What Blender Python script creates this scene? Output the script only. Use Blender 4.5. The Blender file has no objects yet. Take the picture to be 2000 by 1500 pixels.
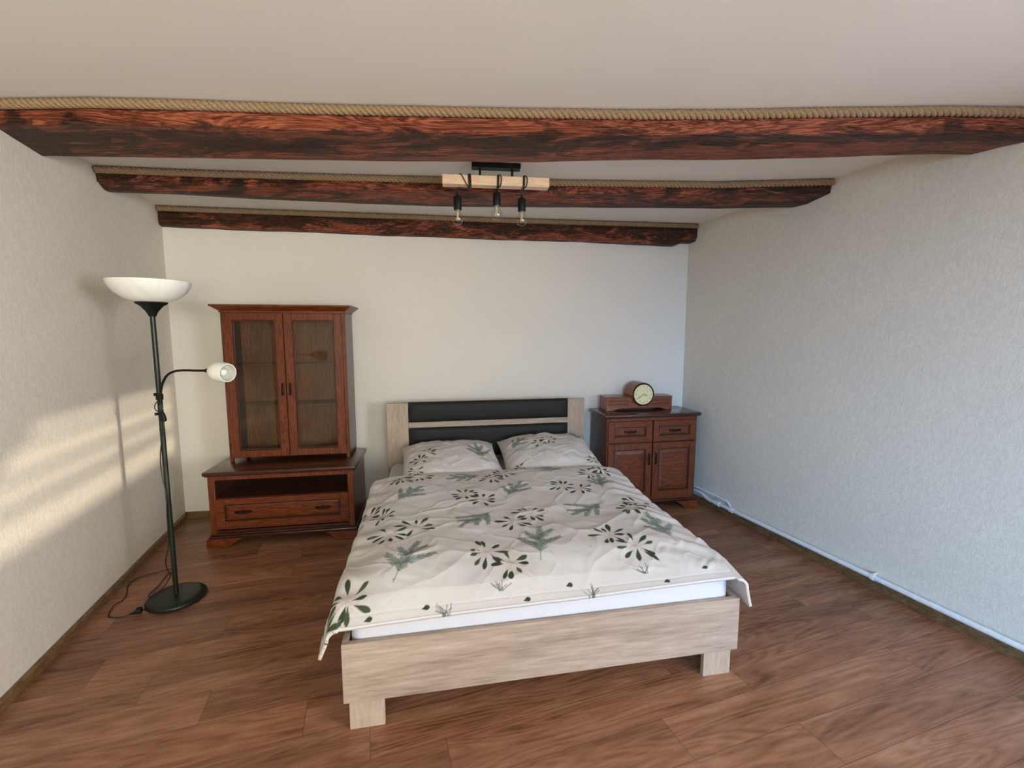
import bpy, bmesh, math, random
import numpy as np
from mathutils import Vector, Matrix, noise as mnoise

random.seed(7)
S = bpy.context.scene
COL = S.collection
PI = math.pi
R = math.radians

# ------------------------------------------------------------------ camera
cam_d = bpy.data.cameras.new('camera')
cam = bpy.data.objects.new('camera', cam_d)
COL.objects.link(cam)
cam_d.sensor_fit = 'HORIZONTAL'
cam_d.sensor_width = 36.0
cam_d.lens = 879.05 / 2000 * 36.0
cam_d.clip_start = 0.05
cam.location = (0, 0, 1.5)
cam.rotation_euler = (R(90 - 6.207), R(0.05), 0)
S.camera = cam

# ------------------------------------------------------------------ world, exposure
S.view_settings.view_transform = 'Standard'
S.view_settings.look = 'None'
S.view_settings.gamma = 1
S.view_settings.use_curve_mapping = False
S.view_settings.exposure = 0.10
W = bpy.data.worlds.new('sky')
S.world = W
W.use_nodes = True
wn = W.node_tree.nodes
bg = wn['Background']
bg.inputs[0].default_value = (0.55, 0.70, 1.0, 1)
bg.inputs[1].default_value = 0.15
try:
    S.cycles.max_bounces = 10
    S.cycles.diffuse_bounces = 7
    S.cycles.glossy_bounces = 4
    S.cycles.transparent_max_bounces = 12
    S.cycles.sample_clamp_indirect = 6
except Exception:
    pass

# ------------------------------------------------------------------ room numbers
WA = R(18.4)                                  # side walls run this much off the camera axis
LC = Vector((-2.691, 3.5725, 0))              # back left corner
RC = Vector((1.600, 4.190, 0))                # back right corner
DW = Vector((math.sin(WA), -math.cos(WA), 0))  # along the side walls, towards the camera
NW = Vector((math.cos(WA), math.sin(WA), 0))   # across the room, left to right
ZC = 2.468
LF = LC + DW * 7.8
RF = RC + DW * ((LF - RC).dot(DW))


def left_x(y): return LC.x + (LC.y - y) * math.tan(WA)
def right_x(y): return RC.x + (RC.y - y) * math.tan(WA)
def back_y(x): return LC.y + (x - LC.x) * (RC.y - LC.y) / (RC.x - LC.x)


# ------------------------------------------------------------------ lights
def area(name, loc, direction, sx, sy, power, color, spread=180):
    d = bpy.data.lights.new(name, 'AREA')
    d.shape = 'RECTANGLE'
    d.size, d.size_y = sx, sy
    d.energy = power
    d.color = color
    d.spread = R(spread)
    o = bpy.data.objects.new(name, d)
    COL.objects.link(o)
    o.location = loc
    o.rotation_euler = Vector(direction).to_track_quat('-Z', 'Y').to_euler()
    return o


# window openings: (distance along wall, width, z0, z1)
WIN_R = (4.15, 2.10, 0.95, 2.12)     # on the right wall, measured from the back right corner
WIN_F = (0.55, 2.10, 0.90, 2.12)     # on the wall behind the camera, measured from its left end
pr = RC + DW * (WIN_R[0] + WIN_R[1] / 2)
pf = LF + NW * (WIN_F[0] + WIN_F[1] / 2)
DR_ = (pr.x - NW.x * 0.03, pr.y - NW.y * 0.03, 1.54)
DF_ = (pf.x - DW.x * 0.03, pf.y - DW.y * 0.03, 1.51)
area('daylight_right_window', DR_, (-NW.x, -NW.y, 0.0), 1.8, 1.1, 192, (0.93, 0.925, 1.0))
area('daylight_front_window', DF_, (-0.75, 0.65, 0.10), 2.0, 1.1, 72, (0.98, 0.96, 0.74), 90)
area('sky_through_front_window', DF_, (0.12, 0.97, -0.26), 2.0, 1.1, 20, (0.37, 0.67, 1.0), 65)
area('low_sky_through_front_window', DF_, (0.30, 0.95, -0.22), 2.0, 1.1, 24, (0.12, 0.48, 1.0), 48)
sun_d = bpy.data.lights.new('sun', 'SUN')
sun_d.energy = 3.0
sun_d.angle = R(0.95)
sun_d.color = (1.0, 0.86, 0.66)
sun = bpy.data.objects.new('sun', sun_d)
COL.objects.link(sun)
SUN_DIR = Vector((-0.86, 0.50, -0.070)).normalized()
sun.rotation_euler = SUN_DIR.to_track_quat('-Z', 'Y').to_euler()


# ------------------------------------------------------------------ material helpers
def new_mat(name):
    m = bpy.data.materials.new(name)
    m.use_nodes = True
    nt = m.node_tree
    b = nt.nodes['Principled BSDF']
    return m, nt, b


def nd(nt, typ, **kw):
    n = nt.nodes.new(typ)
    for k, v in kw.items():
        setattr(n, k, v)
    return n


def lk(nt, a, b): nt.links.new(a, b)


def mapping(nt, scale=(1, 1, 1), rot=(0, 0, 0), loc=(0, 0, 0), coord='Object'):
    tc = nd(nt, 'ShaderNodeTexCoord')
    mp = nd(nt, 'ShaderNodeMapping')
    mp.inputs['Scale'].default_value = scale
    mp.inputs['Rotation'].default_value = rot
    mp.inputs['Location'].default_value = loc
    lk(nt, tc.outputs[coord], mp.inputs['Vector'])
    return mp.outputs['Vector']


def noise(nt, vec, scale, detail=4, rough=0.55, dist=0.0):
    n = nd(nt, 'ShaderNodeTexNoise')
    n.inputs['Scale'].default_value = scale
    n.inputs['Detail'].default_value = detail
    n.inputs['Roughness'].default_value = rough
    n.inputs['Distortion'].default_value = dist
    lk(nt, vec, n.inputs['Vector'])
    return n.outputs['Fac']


def ramp(nt, fac, stops, interp='LINEAR'):
    r = nd(nt, 'ShaderNodeValToRGB')
    cr = r.color_ramp
    cr.interpolation = interp
    while len(cr.elements) < len(stops):
        cr.elements.new(0.5)
    for e, (p, c) in zip(cr.elements, stops):
        e.position = p
        e.color = (*c, 1) if len(c) == 3 else c
    lk(nt, fac, r.inputs['Fac'])
    return r.outputs['Color']


def mix(nt, fac, a, b, mode='MIX'):
    m = nd(nt, 'ShaderNodeMix', data_type='RGBA', blend_type=mode)
    if isinstance(fac, (int, float)): m.inputs[0].default_value = fac
    else: lk(nt, fac, m.inputs[0])
    for s, v in ((6, a), (7, b)):
        if isinstance(v, tuple): m.inputs[s].default_value = (*v, 1) if len(v) == 3 else v
        else: lk(nt, v, m.inputs[s])
    return m.outputs[2]


def mth(nt, op, a, b=None):
    m = nd(nt, 'ShaderNodeMath', operation=op)
    for i, v in enumerate((a, b)):
        if v is None: continue
        if isinstance(v, (int, float)): m.inputs[i].default_value = v
        else: lk(nt, v, m.inputs[i])
    return m.outputs[0]


def bump(nt, bsdf, height, strength=0.3, dist=0.01):
    b = nd(nt, 'ShaderNodeBump')
    b.inputs['Strength'].default_value = strength
    b.inputs['Distance'].default_value = dist
    lk(nt, height, b.inputs['Height'])
    lk(nt, b.outputs['Normal'], bsdf.inputs['Normal'])


def plain(name, color, rough=0.5, metal=0.0, coat=0.0, spec=0.5):
    m, nt, b = new_mat(name)
    v = mapping(nt)
    n = noise(nt, v, 35, 3)
    c = ramp(nt, n, [(0.3, tuple(x * 0.92 for x in color)), (0.7, tuple(min(1, x * 1.06) for x in color))])
    lk(nt, c, b.inputs['Base Color'])
    b.inputs['Roughness'].default_value = rough
    b.inputs['Metallic'].default_value = metal
    b.inputs['Specular IOR Level'].default_value = spec
    b.inputs['Coat Weight'].default_value = coat
    return m


def wood(name, dark, mid, light, stretch=(1, 1, 1), scale=6, rough=0.4, coat=0.0, bumps=0.05, rings=9.0):
    """stretch: small along the grain."""
    m, nt, b = new_mat(name)
    v = mapping(nt, stretch)
    n1 = noise(nt, v, scale, 5, 0.6, 0.6)
    rg = mth(nt, 'FRACT', mth(nt, 'MULTIPLY', n1, rings))
    rg = mth(nt, 'ABSOLUTE', mth(nt, 'SUBTRACT', rg, 0.5))
    n2 = noise(nt, v, scale * 14, 3, 0.6)
    f = mth(nt, 'ADD', mth(nt, 'MULTIPLY', rg, 0.55), mth(nt, 'MULTIPLY', n2, 0.75))
    c = ramp(nt, f, [(0.22, dark), (0.48, mid), (0.80, light)])
    lk(nt, c, b.inputs['Base Color'])
    b.inputs['Roughness'].default_value = rough
    b.inputs['Coat Weight'].default_value = coat
    b.inputs['Coat Roughness'].default_value = 0.2
    b.inputs['Specular IOR Level'].default_value = 0.35
    bump(nt, b, n2, bumps, 0.002)
    return m


# ------------------------------------------------------------------ materials
def wall_mat(name, color, strength, fleck=0.90):
    m, nt, b = new_mat(name)
    v = mapping(nt, (1, 1, 0.55))
    n = noise(nt, v, 55, 6, 0.65, 0.8)
    n2 = noise(nt, v, 240, 3, 0.6)
    big = noise(nt, mapping(nt), 2.2, 3)
    c = ramp(nt, big, [(0.3, tuple(x * 0.97 for x in color)), (0.7, color)])
    fl = ramp(nt, n, [(0.42, (fleck, fleck, fleck)), (0.60, (1, 1, 1))])
    lk(nt, mix(nt, 1.0, c, fl, 'MULTIPLY'), b.inputs['Base Color'])
    b.inputs['Roughness'].default_value = 0.75
    h = mth(nt, 'ADD', n, mth(nt, 'MULTIPLY', n2, 0.4))
    bump(nt, b, h, strength, 0.006)
    return m


M = {}
M['wall'] = wall_mat('textured_wallpaper', (0.69, 0.645, 0.565), 0.35, 0.92)
M['wall_back'] = wall_mat('smooth_wallpaper', (0.73, 0.70, 0.645), 0.06, 0.975)
M['ceiling'] = wall_mat('ceiling_paint', (0.76, 0.745, 0.705), 0.02, 0.99)
CH_D, CH_M, CH_L = (0.040, 0.008, 0.002), (0.118, 0.025, 0.006), (0.205, 0.050, 0.011)
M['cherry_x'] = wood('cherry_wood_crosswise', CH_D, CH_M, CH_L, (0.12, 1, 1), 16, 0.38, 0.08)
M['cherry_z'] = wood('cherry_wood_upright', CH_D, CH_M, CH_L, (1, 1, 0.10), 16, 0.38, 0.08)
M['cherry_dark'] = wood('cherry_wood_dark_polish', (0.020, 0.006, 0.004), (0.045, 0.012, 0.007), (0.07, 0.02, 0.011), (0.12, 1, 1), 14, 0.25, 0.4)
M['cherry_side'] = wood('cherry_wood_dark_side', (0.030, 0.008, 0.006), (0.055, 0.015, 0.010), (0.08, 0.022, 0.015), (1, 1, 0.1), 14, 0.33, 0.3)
M['groove'] = plain('dark_patina_and_gap_shade', (0.018, 0.005, 0.003), 0.4)  # also colours the frame strips that paint shade into door gaps
M['inner_wood'] = wood('cabinet_inner_wood', (0.11, 0.045, 0.020), (0.22, 0.090, 0.040), (0.30, 0.135, 0.065), (1, 1, 0.06), 18, 0.5, 0.0)
M['bronze'] = plain('aged_bronze', (0.035, 0.018, 0.010), 0.35, 0.7)
M['oak_x'] = wood('pale_oak_laminate_lengthwise', (0.17, 0.115, 0.085), (0.325, 0.25, 0.195), (0.47, 0.385, 0.31), (0.09, 1, 1), 5, 0.55, 0.0, 0.08, 2.4)
M['oak_y'] = wood('pale_oak_laminate_depthwise', (0.22, 0.155, 0.115), (0.36, 0.28, 0.215), (0.46, 0.375, 0.30), (1, 0.16, 1), 6, 0.55, 0.0, 0.05, 2.2)
M['oak_z'] = wood('pale_oak_laminate_upright', (0.24, 0.165, 0.12), (0.37, 0.285, 0.22), (0.46, 0.37, 0.295), (1, 1, 0.16), 6, 0.55, 0.0, 0.05, 2.2)
M['pine'] = wood('pale_pine', (0.60, 0.40, 0.24), (0.74, 0.53, 0.35), (0.80, 0.60, 0.42), (0.15, 1, 1), 18, 0.5, 0.0)
M['base_wood'] = wood('baseboard_walnut_foil', (0.07, 0.038, 0.016), (0.14, 0.080, 0.036), (0.21, 0.125, 0.06), (0.3, 0.3, 1), 9, 0.4, 0.1)
M['black'] = plain('black_powder_coat', (0.006, 0.007, 0.006), 0.5, 0.0, 0.0, 0.2)
M['black_green'] = plain('black_green_enamel', (0.009, 0.014, 0.009), 0.38, 0.0, 0.08, 0.3)
M['cable'] = plain('black_cable', (0.010, 0.008, 0.007), 0.5)
M['leather'] = plain('black_faux_leather', (0.014, 0.014, 0.013), 0.6, 0.0, 0.0, 0.25)
M['white_sheet'] = wall_mat('white_cotton_sheet', (0.60, 0.61, 0.66), 0.01, 0.99)
M['grey_cloth'] = plain('pinkish_grey_cloth', (0.50, 0.44, 0.42), 0.85)
M['white_paint'] = plain('white_pipe_enamel', (0.66, 0.68, 0.70), 0.35)
M['metal'] = plain('brushed_metal', (0.5, 0.48, 0.45), 0.35, 0.9)
M['brass'] = plain('brass_ring', (0.45, 0.32, 0.12), 0.3, 0.9)
M['dial'] = plain('cream_dial', (0.74, 0.68, 0.38), 0.45)
M['ink'] = plain('dial_ink', (0.10, 0.07, 0.03), 0.5)
M['clock_wood'] = wood('clock_carved_walnut', (0.07, 0.014, 0.006), (0.19, 0.045, 0.016), (0.28, 0.08, 0.028), (0.3, 1, 1), 22, 0.35, 0.3)


def opal():
    m, nt, b = new_mat('opal_glass')
    v = mapping(nt)
    n = noise(nt, v, 9, 3, 0.5, 1.0)
    lk(nt, ramp(nt, n, [(0.35, (0.74, 0.75, 0.72)), (0.65, (0.86, 0.87, 0.84))]), b.inputs['Base Color'])
    b.inputs['Roughness'].default_value = 0.25
    b.inputs['Transmission Weight'].default_value = 0.0
    b.inputs['Subsurface Weight'].default_value = 0.25
    b.inputs['Subsurface Radius'].default_value = (0.03, 0.03, 0.03)
    return m


M['opal'] = opal()


def clear_glass(name, tint=(1, 1, 1), refl=0.12):
    m, nt, b = new_mat(name)
    nt.nodes.remove(b)
    out = nt.nodes['Material Output']
    t = nd(nt, 'ShaderNodeBsdfTransparent')
    t.inputs['Color'].default_value = (*tint, 1)
    g = nd(nt, 'ShaderNodeBsdfGlossy')
    g.inputs['Roughness'].default_value = 0.03
    fr = nd(nt, 'ShaderNodeFresnel')
    fr.inputs['IOR'].default_value = 1.5
    gm = nd(nt, 'ShaderNodeNewGeometry')
    ad = mth(nt, 'MULTIPLY', mth(nt, 'ADD', fr.outputs[0], refl), mth(nt, 'SUBTRACT', 1.0, gm.outputs['Backfacing']))
    mx = nd(nt, 'ShaderNodeMixShader')
    lk(nt, ad, mx.inputs[0])
    lk(nt, t.outputs[0], mx.inputs[1])
    lk(nt, g.outputs[0], mx.inputs[2])
    lk(nt, mx.outputs[0], out.inputs['Surface'])
    return m


M['pane'] = clear_glass('cabinet_door_glass', (0.86, 0.86, 0.80), 0.0)
M['shelf_glass'] = clear_glass('shelf_glass', (0.62, 0.72, 0.66), 0.06)
M['bulb_glass'] = clear_glass('bulb_glass', (0.96, 0.96, 0.95), 0.07)


def beam_mat():
    m, nt, b = new_mat('stained_hewn_timber')
    v = mapping(nt, (0.10, 1, 1))
    n1 = noise(nt, v, 11, 5, 0.62, 1.6)
    rg = mth(nt, 'ABSOLUTE', mth(nt, 'SUBTRACT', mth(nt, 'FRACT', mth(nt, 'MULTIPLY', n1, 9.0)), 0.5))
    fine = noise(nt, v, 95, 4, 0.65, 0.6)
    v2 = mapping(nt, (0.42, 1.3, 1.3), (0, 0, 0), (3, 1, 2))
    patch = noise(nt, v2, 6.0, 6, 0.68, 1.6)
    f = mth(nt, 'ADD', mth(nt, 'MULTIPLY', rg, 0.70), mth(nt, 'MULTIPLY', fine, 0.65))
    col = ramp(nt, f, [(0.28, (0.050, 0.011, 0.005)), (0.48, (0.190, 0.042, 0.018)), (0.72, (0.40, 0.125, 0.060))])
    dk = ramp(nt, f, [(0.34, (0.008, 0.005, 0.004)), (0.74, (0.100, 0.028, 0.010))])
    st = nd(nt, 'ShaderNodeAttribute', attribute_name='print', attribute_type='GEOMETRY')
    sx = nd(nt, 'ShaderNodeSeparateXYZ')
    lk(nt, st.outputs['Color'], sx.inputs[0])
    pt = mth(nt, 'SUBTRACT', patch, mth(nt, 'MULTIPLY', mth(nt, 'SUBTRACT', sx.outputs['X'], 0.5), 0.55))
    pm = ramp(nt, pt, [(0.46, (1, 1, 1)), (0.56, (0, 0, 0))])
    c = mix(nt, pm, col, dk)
    lk(nt, c, b.inputs['Base Color'])
    rr = ramp(nt, fine, [(0.3, (0.42, 0.42, 0.42)), (0.7, (0.62, 0.62, 0.62))])
    lk(nt, rr, b.inputs['Roughness'])
    b.inputs['Specular IOR Level'].default_value = 0.30
    b.inputs['Coat Weight'].default_value = 0.03
    b.inputs['Coat Roughness'].default_value = 0.3
    h = mth(nt, 'ADD', mth(nt, 'MULTIPLY', fine, 0.8), rg)
    bump(nt, b, h, 0.8, 0.008)
    return m


M['beam'] = beam_mat()


def rope_mat():
    m, nt, b = new_mat('jute_rope')
    v = mapping(nt)
    n = noise(nt, v, 160, 4, 0.7)
    lk(nt, ramp(nt, n, [(0.3, (0.17, 0.105, 0.055)), (0.7, (0.36, 0.25, 0.145))]), b.inputs['Base Color'])
    b.inputs['Roughness'].default_value = 0.9
    bump(nt, b, n, 0.5, 0.003)
    return m


M['rope'] = rope_mat()


def floor_mat():
    m, nt, b = new_mat('laminate_planks')
    vec = mapping(nt, (1, 1, 1), (0, 0, -WA), (0, 0, 0))
    sep = nd(nt, 'ShaderNodeSeparateXYZ')
    lk(nt, vec, sep.inputs[0])
    # the plank seam measured in the room lies 0.0 on this axis after the offset
    yy = mth(nt, 'ADD', mth(nt, 'DIVIDE', sep.outputs['Y'], 0.182), 20.0 - FLOOR_OFF / 0.182)
    row = mth(nt, 'FLOOR', yy)
    fy = mth(nt, 'FRACT', yy)
    wr = nd(nt, 'ShaderNodeTexWhiteNoise', noise_dimensions='1D')
    lk(nt, row, wr.inputs['W'])
    xx = mth(nt, 'ADD', mth(nt, 'DIVIDE', sep.outputs['X'], 1.28), mth(nt, 'MULTIPLY', wr.outputs['Value'], 7.0))
    px = mth(nt, 'FLOOR', xx)
    fx = mth(nt, 'FRACT', xx)
    cmb = nd(nt, 'ShaderNodeCombineXYZ')
    lk(nt, px, cmb.inputs[0]); lk(nt, row, cmb.inputs[1])
    wp = nd(nt, 'ShaderNodeTexWhiteNoise', noise_dimensions='3D')
    lk(nt, cmb.outputs[0], wp.inputs['Vector'])
    # grain coordinates: stretched, moved per plank
    off = nd(nt, 'ShaderNodeVectorMath', operation='SCALE')
    lk(nt, wp.outputs['Color'], off.inputs[0]); off.inputs['Scale'].default_value = 40
    st = nd(nt, 'ShaderNodeVectorMath', operation='MULTIPLY')
    lk(nt, vec, st.inputs[0]); st.inputs[1].default_value = (0.13, 1.0, 1.0)
    gv = nd(nt, 'ShaderNodeVectorMath', operation='ADD')
    lk(nt, st.outputs[0], gv.inputs[0]); lk(nt, off.outputs[0], gv.inputs[1])
    g = gv.outputs[0]
    n1 = noise(nt, g, 5.5, 2, 0.45, 0.35)
    rings = mth(nt, 'ABSOLUTE', mth(nt, 'SUBTRACT', mth(nt, 'FRACT', mth(nt, 'MULTIPLY', n1, 20.0)), 0.5))
    fine = noise(nt, g, 75, 4, 0.65)
    broad = noise(nt, g, 9, 4, 0.6, 0.4)
    f = mth(nt, 'ADD', mth(nt, 'MULTIPLY', rings, 0.20), mth(nt, 'ADD', mth(nt, 'MULTIPLY', fine, 0.32), mth(nt, 'MULTIPLY', broad, 0.55)))
    c = ramp(nt, f, [(0.33, (0.095, 0.036, 0.015)), (0.42, (0.185, 0.080, 0.040)), (0.52, (0.255, 0.118, 0.062)), (0.68, (0.375, 0.200, 0.120))])
    tone = ramp(nt, wp.outputs['Value'], [(0, (0.82, 0.80, 0.80)), (0.5, (1, 1, 1)), (1, (1.14, 1.12, 1.10))])
    c = mix(nt, 1.0, c, tone, 'MULTIPLY')
    ey = mth(nt, 'MINIMUM', fy, mth(nt, 'SUBTRACT', 1.0, fy))
    ex = mth(nt, 'MINIMUM', fx, mth(nt, 'SUBTRACT', 1.0, fx))
    sy = mth(nt, 'LESS_THAN', ey, 0.006)
    sx = mth(nt, 'LESS_THAN', ex, 0.0009)
    seam = mth(nt, 'MAXIMUM', sy, sx)
    c = mix(nt, mth(nt, 'MULTIPLY', seam, 0.65), c, (0.035, 0.015, 0.008))
    lk(nt, c, b.inputs['Base Color'])
    rr = ramp(nt, fine, [(0.3, (0.33, 0.33, 0.33)), (0.7, (0.44, 0.44, 0.44))])
    lk(nt, rr, b.inputs['Roughness'])
    bump(nt, b, mth(nt, 'SUBTRACT', fine, seam), 0.06, 0.002)
    return m


_s = Vector((0.4886, 1.7744)); FLOOR_OFF = -_s.x * math.sin(WA) + _s.y * math.cos(WA)
M['floor'] = floor_mat()


def fabric_mat(name):
    m, nt, b = new_mat(name)
    a = nd(nt, 'ShaderNodeAttribute', attribute_name='print', attribute_type='GEOMETRY')
    lk(nt, a.outputs['Color'], b.inputs['Base Color'])
    b.inputs['Roughness'].default_value = 0.85
    v = mapping(nt)
    n = noise(nt, v, 400, 2, 0.5)
    bump(nt, b, n, 0.08, 0.001)
    return m


M['fabric'] = fabric_mat('printed_cotton')


# ------------------------------------------------------------------ mesh helpers
def tag(o, label=None, cat=None, group=None, kind=None):
    if label: o['label'] = label
    if cat: o['category'] = cat
    if group: o['group'] = group
    if kind: o['kind'] = kind
    return o


def empty(name, loc, rz, label, cat, group=None):
    o = bpy.data.objects.new(name, None)
    COL.objects.link(o)
    o.empty_display_size = 0.05
    o.location = loc
    o.rotation_euler = (0, 0, rz)
    return tag(o, label, cat, group)


def obj(name, bm, mats, parent=None, smooth=None, loc=None):
    """link a bmesh as one object; smooth = angle in degrees."""
    me = bpy.data.meshes.new(name)
    bm.to_mesh(me)
    bm.free()
    if not isinstance(mats, (list, tuple)): mats = [mats]
    for m in mats: me.materials.append(m)
    o = bpy.data.objects.new(name, me)
    COL.objects.link(o)
    if parent is not None: o.parent = parent
    if loc is not None: o.location = loc
    if smooth is not None:
        me.polygons.foreach_set('use_smooth', [True] * len(me.polygons))
        if smooth < 180:
            try: me.set_sharp_from_angle(angle=R(smooth))
            except Exception: pass
    return o


def box(bm, x0, x1, y0, y1, z0, z1, bev=0.0, seg=1, mat=0):
    vs = [bm.verts.new(p) for p in ((x0, y0, z0), (x1, y0, z0), (x1, y1, z0), (x0, y1, z0), (x0, y0, z1), (x1, y0, z1), (x1, y1, z1), (x0, y1, z1))]
    fs = [bm.faces.new([vs[i] for i in f]) for f in ((3, 2, 1, 0), (4, 5, 6, 7), (0, 1, 5, 4), (1, 2, 6, 5), (2, 3, 7, 6), (3, 0, 4, 7))]
    for f in fs: f.material_index = mat
    if bev > 0:
        es = {e for f in fs for e in f.edges}
        r = bmesh.ops.bevel(bm, geom=list(es), offset=bev, segments=seg, affect='EDGES', profile=0.5)
        for f in r['faces']: f.material_index = mat
    return bm


def prism(bm, pts, y0, y1, mat=0, plane='xz', bev=0.0):
    """extrude the outline pts (in plane) between y0 and y1 on the third axis."""
    def P(a, b, c):
        return (a, c, b) if plane == 'xz' else ((c, a, b) if plane == 'yz' else (a, b, c))
    A = [bm.verts.new(P(a, b, y0)) for a, b in pts]
    B = [bm.verts.new(P(a, b, y1)) for a, b in pts]
    fs = [bm.faces.new(A), bm.faces.new(B[::-1])]
    n = len(pts)
    for i in range(n):
        fs.append(bm.faces.new((A[i], B[i], B[(i + 1) % n], A[(i + 1) % n])))
    for f in fs: f.material_index = mat
    bmesh.ops.recalc_face_normals(bm, faces=fs)
    if bev > 0:
        es = {e for f in fs for e in f.edges}
        r = bmesh.ops.bevel(bm, geom=list(es), offset=bev, segments=1, affect='EDGES')
        for f in r['faces']: f.material_index = mat
    return bm


def lathe(bm, prof, seg=32, mtx=Matrix.Identity(4), mat=0, close=False):
    """prof: list of (radius, z)."""
    rings = []
    for r, z in prof:
        if r < 1e-6: rings.append([bm.verts.new(mtx @ Vector((0, 0, z)))])
        else: rings.append([bm.verts.new(mtx @ Vector((r * math.cos(2 * PI * i / seg), r * math.sin(2 * PI * i / seg), z))) for i in range(seg)])
    fs = []
    prs = list(zip(rings[:-1], rings[1:]))
    if close: prs.append((rings[-1], rings[0]))
    for a, b in prs:
        for i in range(seg):
            j = (i + 1) % seg
            if len(a) == 1 and len(b) == 1: continue
            if len(a) == 1: fs.append(bm.faces.new((a[0], b[i], b[j])))
            elif len(b) == 1: fs.append(bm.faces.new((a[i], b[0], a[j])))
            else: fs.append(bm.faces.new((a[i], b[i], b[j], a[j])))
    for f in fs: f.material_index = mat
    bmesh.ops.recalc_face_normals(bm, faces=fs)
    return bm


def smooth_path(pts, n=8):
    """Catmull-Rom through pts."""
    P = [Vector(p) for p in pts]
    P = [P[0] * 2 - P[1]] + P + [P[-1] * 2 - P[-2]]
    out = []
    for i in range(1, len(P) - 2):
        p0, p1, p2, p3 = P[i - 1:i + 3]
        for k in range(n):
            t = k / n
            out.append(0.5 * ((2 * p1) + (p2 - p0) * t + (2 * p0 - 5 * p1 + 4 * p2 - p3) * t * t + (3 * p1 - p0 - 3 * p2 + p3) * t ** 3))
    out.append(P[-2])
    return out


def tube(bm, pts, rad, seg=8, mat=0, caps=True):
    pts = [Vector(p) for p in pts]
    n = len(pts)
    rads = rad if isinstance(rad, (list, tuple)) else [rad] * n
    up = Vector((0, 0, 1))
    t0 = (pts[1] - pts[0]).normalized()
    if abs(t0.dot(up)) > 0.95: up = Vector((1, 0, 0))
    nrm = (up - t0 * up.dot(t0)).normalized()
    rings = []
    for i in range(n):
        t = (pts[min(i + 1, n - 1)] - pts[max(i - 1, 0)]).normalized()
        nrm = (nrm - t * nrm.dot(t)).normalized()
        bn = t.cross(nrm)
        rings.append([bm.verts.new(pts[i] + (nrm * math.cos(2 * PI * k / seg) + bn * math.sin(2 * PI * k / seg)) * rads[i]) for k in range(seg)])
    fs = []
    for a, b in zip(rings[:-1], rings[1:]):
        for i in range(seg):
            j = (i + 1) % seg
            fs.append(bm.faces.new((a[i], a[j], b[j], b[i])))
    if caps:
        fs.append(bm.faces.new(rings[0][::-1]))
        fs.append(bm.faces.new(rings[-1]))
    for f in fs: f.material_index = mat
    return bm


NB = bmesh.new


def grid_mesh(name, P, mats, parent=None, color=None, faces_mask=None):
    """P: (ny, nx, 3) array -> mesh; color: (ny, nx, 3) linear colour attribute 'print'."""
    ny, nx = P.shape[:2]
    me = bpy.data.meshes.new(name)
    me.vertices.add(ny * nx)
    me.vertices.foreach_set('co', P.reshape(-1).astype(np.float32))
    idx = np.arange(ny * nx).reshape(ny, nx)
    q = np.stack([idx[:-1, :-1], idx[:-1, 1:], idx[1:, 1:], idx[1:, :-1]], -1).reshape(-1, 4)
    nf = len(q)
    me.loops.add(nf * 4)
    me.loops.foreach_set('vertex_index', q.reshape(-1).astype(np.int32))
    me.polygons.add(nf)
    me.polygons.foreach_set('loop_start', (np.arange(nf) * 4).astype(np.int32))
    me.polygons.foreach_set('loop_total', np.full(nf, 4, np.int32))
    me.polygons.foreach_set('use_smooth', np.ones(nf, bool))
    if color is not None:
        at = me.color_attributes.new('print', 'FLOAT_COLOR', 'POINT')
        c = np.concatenate([color.reshape(-1, 3), np.ones((ny * nx, 1))], 1)
        at.data.foreach_set('color', c.reshape(-1).astype(np.float32))
    me.update(calc_edges=True)
    me.validate()
    if not isinstance(mats, (list, tuple)): mats = [mats]
    for m in mats: me.materials.append(m)
    o = bpy.data.objects.new(name, me)
    COL.objects.link(o)
    if parent is not None: o.parent = parent
    return o


# ------------------------------------------------------------------ the room
def struct(name, bm, mat, parent=None, smooth=None):
    o = obj(name, bm, mat, parent, smooth)
    if parent is None: o['kind'] = 'structure'
    return o


def floor_poly(bm, z, flip=False, grow=0.0):
    a, b_, c, d = LC - DW * grow - NW * grow, RC - DW * grow + NW * grow, RF + DW * grow + NW * grow, LF + DW * grow - NW * grow
    v = [bm.verts.new((p.x, p.y, z)) for p in (d, c, b_, a)]
    return v


def slab(z0, z1):
    bm = NB()
    lo = floor_poly(bm, z0, grow=0.12)
    hi = floor_poly(bm, z1, grow=0.12)
    bm.faces.new(lo[::-1]); bm.faces.new(hi)
    for i in range(4):
        j = (i + 1) % 4
        bm.faces.new((lo[i], lo[j], hi[j], hi[i]))
    bmesh.ops.recalc_face_normals(bm, faces=bm.faces)
    return bm


struct('floor', slab(-0.08, 0.0), M['floor'])
struct('ceiling', slab(ZC, ZC + 0.10), M['ceiling'])


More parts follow.
